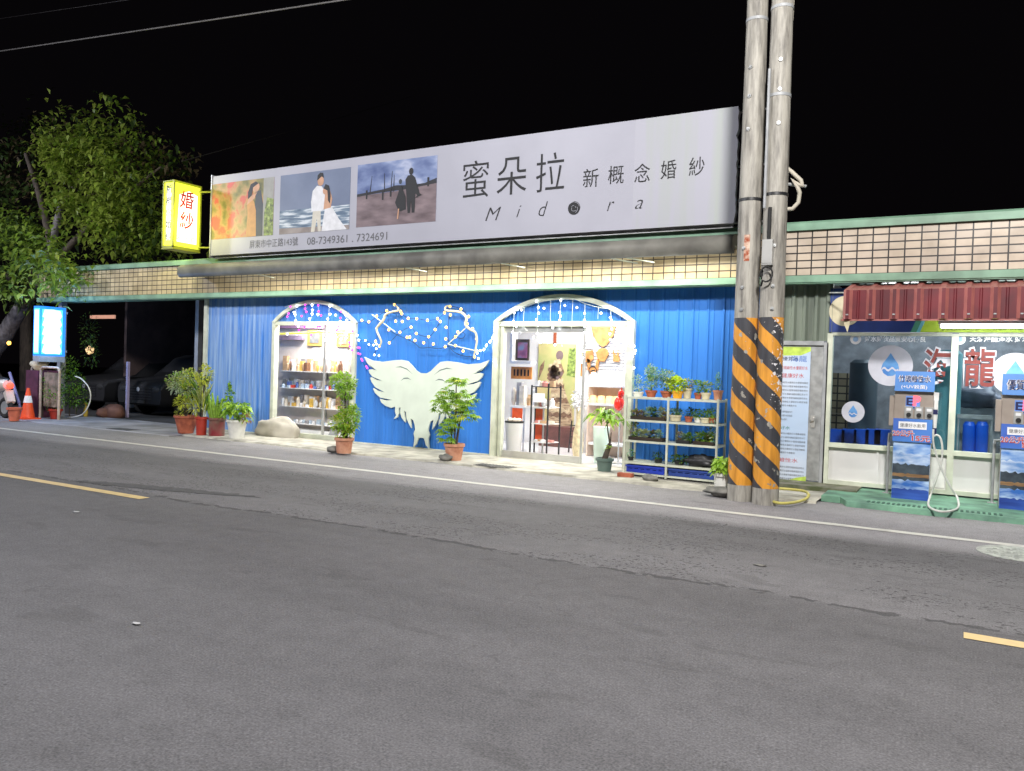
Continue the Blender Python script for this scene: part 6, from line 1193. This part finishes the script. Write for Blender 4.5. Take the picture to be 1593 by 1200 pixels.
litter(119, 797, .045, 'small white scrap on the road near the yellow dash', M['scrap']); litter(212, 971, .03, 'small pale scrap on the dark road nearest the camera', M['scrap']); litter(1182, 880, .05, 'flat pale scrap on the worn asphalt below the striped poles', M['stone'])
# ------------------------------------------------------------------ left end: sign, tree, barrier, scooter, cars
bs = thing('lightbox_sign', 'glowing blue and white lightbox sign on the carport post at the far left', 'sign', W(72, 556, 11.3))
sx1 = W(93, 515, 11.55).x - .04; z1_ = W(70, 478, 11.3).z; z0_ = W(70, 554, 11.3).z
bw0 = W(52, 515, 11.0).x; bw1 = W(62, 515, 11.0).x; by0, by1 = 11.0, 11.62
mb = MB(); mb.box(bw0, bw1, by0, by1, z0_, z1_); mb.build('casing', M['eblue'], bs)
mb = MB(); mb.box(bw0 + .03, bw1 - .03, by0 - .004, by0 - .0005, z0_ + .05, z1_ - .06); X_ = bw1 + .0005; mb.box(X_, X_ + .004, by0 + .05, by1 - .08, z0_ + .05, z1_ - .07); mb.build('lit_face', M['ecyan'], bs)
mb = MB()
for i in range(5):
    zz = z1_ - .18 - i * (z1_ - z0_ - .28) / 4.3; cy = (by0 + by1) / 2 - .02; mb.face([(X_ + .006, cy + a * .24, zz + b * .115) for a, b in ((-1, -.6), (-.6, -1), (.4, -.9), (.8, -1), (1, -.3), (.8, .8), (.1, 1), (-.8, .9))])
mb.box(bw0 + .05, bw1 - .05, by0 - .007, by0 - .0045, z0_ + .08, z1_ - .09)
mb.build('lettering', M['eice'], bs)
mb = MB(); mb.box(bw1 - .02, W(95, 560, 11.8).x, 11.63, 11.68, z1_ - .15, z1_ - .1); mb.box(bw1 - .02, W(95, 560, 11.8).x, 11.63, 11.68, z0_ + .1, z0_ + .15); mb.box(bw0, bw1, by0, by1, z0_ - .14, z0_ - .001); mb.build('bracket', M['greyst'], bs)
point('blue_sign_glow', (bw1 + .5, 10.8, (z0_ + z1_) / 2), 60, (.25, .5, 1), .35); point('blue_sign_glow', (bw0 - .3, 10.4, (z0_ + z1_) / 2), 16, (.4, .5, 1), .3)

def leaf_cloud(mb, clusters, L):
    for c, r, n, ms in clusters:
        c = Vector(c); hubs = [c + Vector([random.gauss(0, .5) * q for q in r]) for _ in range(max(4, n // 24))]
        for i in range(n):
            h = random.choice(hubs) if random.random() < .9 else c + Vector([random.gauss(0, .6) * q for q in r])
            p = h + Vector([random.gauss(0, 1) for _ in range(3)]) * .17; d = Vector((random.gauss(0, 1), random.gauss(0, 1) - .3, random.gauss(0, .7))).normalized(); mb.leaf(p, d, L * random.uniform(.6, 1.35), L * .55, random.choice(ms), .3)
def cl(px, py, Y, rpx, n, ms, sq=.8):
    n = int(n * 1.55)
    c = W(px, py, Y); s = (W(px + 10, py, Y) - W(px, py, Y)).length / 10 * rpx; return (c, (s, s * .9, s * sq), n, ms)
tr = thing('tree', 'large leafy tree leaning over the carport beside the yellow sign', 'tree', (-24.6, 13.2, 0))
base = Vector((-24.6, 13.2, 0))
mb = MB(); P = [base, W(-20, 570, 12.9), W(8, 520, 12.7), W(32, 480, 12.6), W(58, 440, 12.8), W(80, 380, 13.2), W(95, 320, 13.6)]
mb.tube(smooth_pts(P, 4), [.30 - .009 * i for i in range(25)], n=12); mb.build('trunk', M['barkpale'], tr)
mb = MB()
for l in ([P[4], W(130, 360, 13.4), W(200, 300, 13.8), W(250, 260, 14)], [P[5], W(60, 300, 13.2), W(40, 240, 13.4)], [P[6], W(140, 260, 13.8), W(160, 210, 14)], [P[3], W(20, 440, 12.2), W(-20, 400, 11.8)], [P[3], W(90, 430, 12.2), W(120, 420, 11.6)]): mb.tube(smooth_pts(l, 4), [.11 - .007 * i for i in range((len(l) - 1) * 4 + 1)], n=7)
mb.build('limb', M['bark'], tr)
A, B, C_, Dd = 0, 1, 2, 3
cls = [cl(85, 212, 13.6, 30, 260, (A, B, C_, Dd)), cl(130, 232, 13.4, 30, 330, (A, B, B)), cl(175, 212, 13.8, 30, 300, (A, C_, B)), cl(108, 270, 13.3, 28, 340, (A, B, B)), cl(175, 265, 13.6, 34, 380, (A, B, B)), cl(232, 250, 14.2, 34, 280, (A, C_, Dd, A)), cl(272, 262, 14.6, 22, 130, (C_, Dd)), cl(125, 318, 13.2, 27, 330, (B, B, A)), cl(182, 320, 13.5, 32, 360, (A, B, B)), cl(238, 312, 13.9, 32, 320, (A, B, C_)), cl(165, 358, 13.2, 28, 340, (A, B, B)), cl(212, 378, 13.6, 30, 240, (A, B, C_)), cl(255, 368, 14, 26, 220, (A, B, C_)),
       cl(25, 245, 13.8, 36, 160, (C_, C_, Dd)), cl(-10, 290, 13.8, 46, 220, (C_, C_, Dd)), cl(58, 290, 13.6, 26, 120, (C_, Dd)), cl(25, 345, 13.0, 36, 200, (C_, C_, A)),
       cl(15, 395, 11.6, 36, 320, (A, C_, A)), cl(58, 412, 11.2, 30, 300, (A, A, B)), cl(98, 430, 11.0, 22, 190, (A, A, B)), cl(-30, 420, 11.6, 46, 260, (A, C_)), cl(40, 372, 11.6, 24, 150, (A, C_)), cl(15, 440, 11.8, 24, 130, (C_, C_, A))]
mb = MB(); leaf_cloud(mb, cls, .20); mb.build('crown', [M['treeA'], M['treeB'], M['treeC'], M['treeD']], tr)
# dark tree further back
t2 = thing('tree', 'dim dark tree behind the leaning tree at the left edge', 'tree', (-34, 19, 0)); mb = MB(); mb.tube([(-34, 19, 0), (-34.2, 19, 3), (-33.8, 19, 5.4)], [.3, .24, .12], n=9); mb.build('trunk', M['bark'], t2)
mb = MB(); leaf_cloud(mb, [cl(0, 240, 19, 50, 420, (0, 0, 1)), cl(60, 260, 19, 40, 260, (0, 1)), cl(-20, 320, 19, 60, 450, (0, 0, 1)), cl(30, 400, 18, 50, 400, (0,))], .2); mb.build('crown', [M['treeC'], M['treeD']], t2)

# hoop barriers
def hoop(pxa, pxb, py0, py1, Y, lab):
    a = W(pxa, py1, Y); b = W(pxb, py1, Y); zt = W((pxa + pxb) / 2, py0, Y).z; r = .09
    pts = [Vector((a.x, Y, .012))] + [Vector((a.x + r - r * math.cos(t), Y, zt - r + r * math.sin(t))) for t in (0, .5, 1.0, 1.57)] + [Vector((b.x - r + r * math.sin(t), Y, zt - r + r * math.cos(t))) for t in (0, .5, 1.0, 1.57)] + [Vector((b.x, Y, .012))]
    o = thing('hoop_barrier', lab, 'barrier', (a.x, Y, .012), 'hoop barriers by the carport'); mb = MB(); mb.tube(pts, .03, n=8); mb.build('hoop', mat('beige_steel', srgb(190, 172, 156), .5, var=.3), o)
    mb = MB(); mb.box(a.x + .1, b.x - .1, Y + .02, Y + .035, .3, zt - .12); mb.build('board', mat('weathered_board', srgb(150, 130, 116), .8, col2=srgb(90, 84, 66), scale=6), o)
hoop(62, 91, 572, 652, 11.05, 'beige hoop barrier with a board under the blue sign, right of the other')
hoop(48, 62, 570, 650, 11.3, 'beige hoop barrier just behind the traffic cone')
g = G(43, 652, .012); cn = thing('traffic_cone', 'orange traffic cone with a white band before the hoop barrier', 'traffic cone', g); mb = MB(); hC = W(43, 603, g.y).z - .012
mb.box(g.x - .2, g.x + .2, g.y - .2, g.y + .2, .012, .04); mb.lathe([(.155, .028), (.03, hC - .012), (.001, hC - .012)], g, 0, 20); mb.build('body', M['cone'], cn); mb = MB(); f_ = lambda z: .157 - (.125) * (z - .028) / (hC - .04); zA, zB = hC * .52, hC * .74; mb.lathe([(f_(zA) + .003, zA), (f_(zB) + .003, zB)], g, 0, 20); mb.build('band', M['whiteink'], cn)
# planting by the sign
def bush(label, px, py, blobs, ms, potm=None, L=.09, wd=.04):
    g = G(px, py, .012); o = thing('potted_plant' if potm else 'shrub', label, 'potted plant' if potm else 'shrub', g, 'plants by the blue sign')
    if potm: pot_mesh(g, .13, .10, .24).build('pot', M[potm], o)
    mb = MB(); mb.tube([g + Vector((0, 0, .0 if not potm else .15)), g + Vector((0, 0, .6))], .018, n=6); mb.build('stem', M['bark'], o); mb = MB()
    for b, r, n in blobs: foliage(mb, g + Vector(b), r, n, L, wd, tuple(range(len(ms))), shell=.15)
    mb.build('foliage', [M[q] for q in ms], o)
bush('tall dark green leafy shrub beside the hoop barrier', 108, 648, [((-.1, 0, 1.25), (.28, .2, .25), 220), ((.1, 0, .85), (.40, .25, .3), 340), ((.25, 0, .5), (.4, .25, .28), 320)], ('leafA', 'leafC', 'leafD', 'leafA'))
bush('low green plant in a red pot under the hoop barrier', 86, 652, [((0, 0, .55), (.3, .2, .3), 220), ((-.25, 0, .8), (.2, .15, .3), 140)], ('leafA', 'leafC'), 'redpot')
bush('dim spiky plant between the two hoop barriers', 66, 650, [((0, .1, .6), (.25, .15, .5), 200)], ('leafC', 'leafP', 'leafD'))
bush('dark hanging plant right of the blue sign', 118, 645, [((0, .3, 2.2), (.3, .2, .5), 200), ((.1, .3, 1.6), (.25, .2, .4), 160)], ('leafD', 'leafC'))
g = G(22, 655, .012); mb = MB(); pot_m = pot_mesh(g, .13, .10, .30); o = pot_m.build('plant_tub', mat('faded_orange_tub', srgb(206, 110, 84), .7, var=.3), None, tuple(g)); tag(o, 'faded orange tub between the scooter and the traffic cone', 'tub')
mb = MB(); g = G(28, 650, .012); mb.box(g.x - .25, g.x + .25, g.y + .3, g.y + .8, .012, 1.15); o = mb.build('cabinet', mat('plum_cabinet', srgb(84, 40, 62), .6, var=.3), None, tuple(g)); tag(o, 'dark plum cabinet behind the traffic cone', 'cabinet')
mb = MB(); g2 = G(28, 650, .012); mb.blob((g2.x, g2.y + .5, 1.3), (.2, .18, .16), sub=3, amp=.4); o = mb.build('white_bundle', M['creampot'], None, (g2.x, g2.y + .5, 1.16)); tag(o, 'pale bundle lying on top of the plum cabinet', 'bundle')
mb = MB(); a, b = W(15, 580, 11.0), W(30, 628, 10.9); mb.tube([a, b], .035, n=8); mb.tube([b, Vector((b.x + .1, b.y, .012))], .03, n=8); o = mb.build('leaning_pole', mat('lilac_grey_pole', srgb(130, 124, 160), .5), None, (b.x, b.y, .012)); tag(o, 'pale slanting pole leaning against the plum cabinet', 'pole')
mb = MB(); mb.tube(smooth_pts([G(106, 650, .03), W(128, 645, 11), W(140, 625, 11.0), W(139, 605, 11), W(127, 590, 11.1), W(117, 586, 11.1)], 4), .014, n=6); o = mb.build('hose', M['hoseW'], None, tuple(G(106, 650, .03))); tag(o, 'pale hose looping up beside the dark shrub at the carport', 'hose')
g = G(133, 648, .012); mb = MB(); mb.lathe([(.001, 0), (.05, 0), (.06, .1), (.03, .25), (.05, .34), (.001, .36)], g, 0, 14); o = mb.build('hydrant', mat('dull_yellow', srgb(190, 160, 60), .6), None, tuple(g)); tag(o, 'small dull yellow standpipe within the hose loop', 'standpipe')
for px, lab, m in ((150, 'small pale round pot at the mouth of the carport', 'terrap'), (165, 'overturned brown basin at the mouth of the carport', 'terra')):
    g = G(px, 650, .012); mb = MB(); mb.blob(g + Vector((0, .2, .12)), (.14 if px == 150 else .38, .2, .13 if px == 150 else .22), sub=3, amp=.15, seed=px); o = mb.build('pot' if px == 150 else 'basin', mat('dim_' + m, srgb(110, 74, 60), .8), None, tuple(g)); tag(o, lab, 'pot' if px == 150 else 'basin')
# lanterns in the garden
for px, py, Y, lab, m, r in ((14, 534, 12.4, 'small yellowish garden lamp under the leaning tree', 'ebulbY', .05), (140, 545, 13.2, 'pinkish glowing lantern by the carport mouth', 'ewarm', .10), (197, 497, 16, 'tiny white bulb hanging in the dark carport', 'eice', .05)):
    c = W(px, py, Y); mb = MB(); mb.blob(c, (r, r, r * 1.1), sub=2, amp=.25); mb.tube([c + Vector((0, 0, r)), Vector((c.x, c.y, c.z + .35 if px != 197 else 3.4))], .008, 1, 5); o = mb.build('lantern', [M[m], M['black']], None, tuple(c)); tag(o, lab, 'lantern')
mb = MB(); a, b = W(140, 494, 18.4), W(178, 495, 18.4); mb.box(a.x, b.x, 18.4, 18.45, a.z - .05, a.z + .08); o = mb.build('lit_wall_strip', mat('salmon_strip', srgb(230, 150, 120), .5, emit=(1, .55, .4), estr=.35), None, tuple(a)); tag(o, 'dim salmon glow of lit wall put in as a strip at the carport back', 'lamp')  # glowing strip in place of a lit piece of back wall, no lamp
p_ = W(199, 585, 12.8); mb = MB(); mb.box(p_.x - .035, p_.x + .035, 12.77, 12.83, .012, W(199, 563, 12.8).z); o = mb.build('marker_post', mat('violet_white_post', srgb(170, 160, 190), .6), None, (p_.x, 12.8, .012)); tag(o, 'thin pale post standing before the dark parked cars', 'post')
# parked cars in the carport
def car(label, px, loc=None):
    c = W(px, 640, 14.0); o = thing('parked_car', label, 'car', (c.x, 14.0, .012), 'dark cars parked in the carport'); x, y0 = c.x, 13.3
    sec = [(0.0, .85, .35, .80), (.10, .88, .30, .92), (.9, .90, .28, 1.04), (1.0, .90, .28, 1.06), (1.55, .74, .28, 1.56), (1.9, .72, .28, 1.66), (3.2, .72, .28, 1.66), (4.0, .76, .30, 1.5), (4.3, .86, .35, 1.0), (4.4, .84, .4, .8)]
    mb = MB(); vs = []
    for dy, hw, zb, zt in sec:
        bw = .88; belt = min(1.0, zt - .02); q = [(-bw * .95, zb), (-bw, zb + .15), (-bw, belt - .1), (-bw + .02, belt), (-hw * .97, zt - .05), (-hw * .85, zt), (hw * .85, zt), (hw * .97, zt - .05), (bw - .02, belt), (bw, belt - .1), (bw, zb + .15), (bw * .95, zb)]
        vs += [(x + a, y0 + dy, b) for a, b in q]
    n = 12; mb.grid(vs, [(i * n + j, i * n + (j + 1) % n, (i + 1) * n + (j + 1) % n, (i + 1) * n + j) for i in range(len(sec) - 1) for j in range(n)], 0, True); mb.face(vs[:n]); mb.face(vs[-n:][::-1]); mb.build('body', M['carpaint'], o)
    mb = MB(); mb.face([(x - .66, y0 + 1.08, 1.13), (x + .66, y0 + 1.08, 1.13), (x + .62, y0 + 1.50, 1.54), (x - .62, y0 + 1.50, 1.54)]); mb.build('windscreen', M['black'], o)
    mb = MB()
    for i in range(5): mb.box(x - .5, x + .5, y0 - .02, y0 + .01, .46 + i * .07, .49 + i * .07)
    mb.build('grille', M['black'], o)
    mb = MB(); mb.disc((x, y0 - .03, .72), .06); mb.build('emblem', M['greyst'], o)
    for s in (-1, 1):
        mb = MB(); mb.blob((x + s * .66, y0 + .03, .72), (.17, .06, .09), sub=2, amp=0); mb.build('headlight', M['rubber'], o)
        for dy in (.8, 3.5):
            mb = MB(); mb.tube([(x + s * .72, y0 + dy, .33), (x + s * .9, y0 + dy, .33)], .32, n=20); wh = mb.build('wheel', M['rubber'], o); mb = MB(); mb.tube([(x + s * .9, y0 + dy, .33), (x + s * .91, y0 + dy, .33)], .19, n=14); mb.build('rim', M['steel'], wh)
    mb = MB(); mb.box(x - .25, x + .25, y0 - .025, y0 - .005, .36, .44); mb.build('number_plate', M['rubber'], o)
M['carpaint'] = mat('dark_car_paint', (.004, .004, .005), .6)
car('dark car facing the road in the carport, nearest the blue wall', 252); car('dark car deeper in the carport, behind the pale post', 168)
# scooter at the left edge
sc_ = thing('scooter', 'scooter with a lit red tail lamp cut off by the left edge', 'scooter', G(2, 656, .0))
s = G(4, 640, 0); s.y = 10.45; x = W(14, 620, 10.45).x
mb = MB(); mb.tube(smooth_pts([(x - .05, 10.45, .80), (x - .35, 10.45, .78), (x - .75, 10.45, .70), (x - .95, 10.45, .42), (x - 1.3, 10.45, .36), (x - 1.5, 10.45, .55), (x - 1.62, 10.45, .95)], 4), [.12 + .07 * math.sin(i * .26) for i in range(25)], n=12); mb.build('body', mat('pearl_scooter_paint', srgb(206, 196, 186), .35), sc_)
mb = MB(); mb.blob((x - .42, 10.45, .90), (.38, .13, .08), sub=3, amp=.05); mb.build('seat', M['black'], sc_)
mb = MB(); mb.blob((x + .035, 10.45, .78), (.05, .085, .075), sub=2, amp=0); mb.build('tail_light', M['ered'], sc_)
mb = MB(); mb.prism([(x + .01, 10.36, .68), (x + .11, 10.36, .42), (x + .06, 10.36, .36), (x - .08, 10.36, .60)], (0, .18, 0)); mb.build('rear_fender', bpy.data.materials['pearl_scooter_paint'], sc_)
for xx in (x - .12, x - 1.40):
    mb = MB(); pts = [(xx + .20 * math.cos(t), 10.45, .26 + .20 * math.sin(t)) for t in [i * 2 * math.pi / 20 for i in range(21)]]; mb.tube(pts, .055, n=8); wh = mb.build('wheel', M['rubber'], sc_); mb = MB(); mb.tube([(xx, 10.41, .26), (xx, 10.49, .26)], .15, n=16); mb.build('rim', M['steel'], wh)
mb = MB(); mb.tube([(x - 1.62, 10.15, 1.02), (x - 1.6, 10.45, .98), (x - 1.62, 10.75, 1.02)], .018, n=7); mb.build('handlebar', M['black'], sc_)
point('tail_light_glow', (x + .2, 10.35, .76), .5, (1, .05, .03), .05)
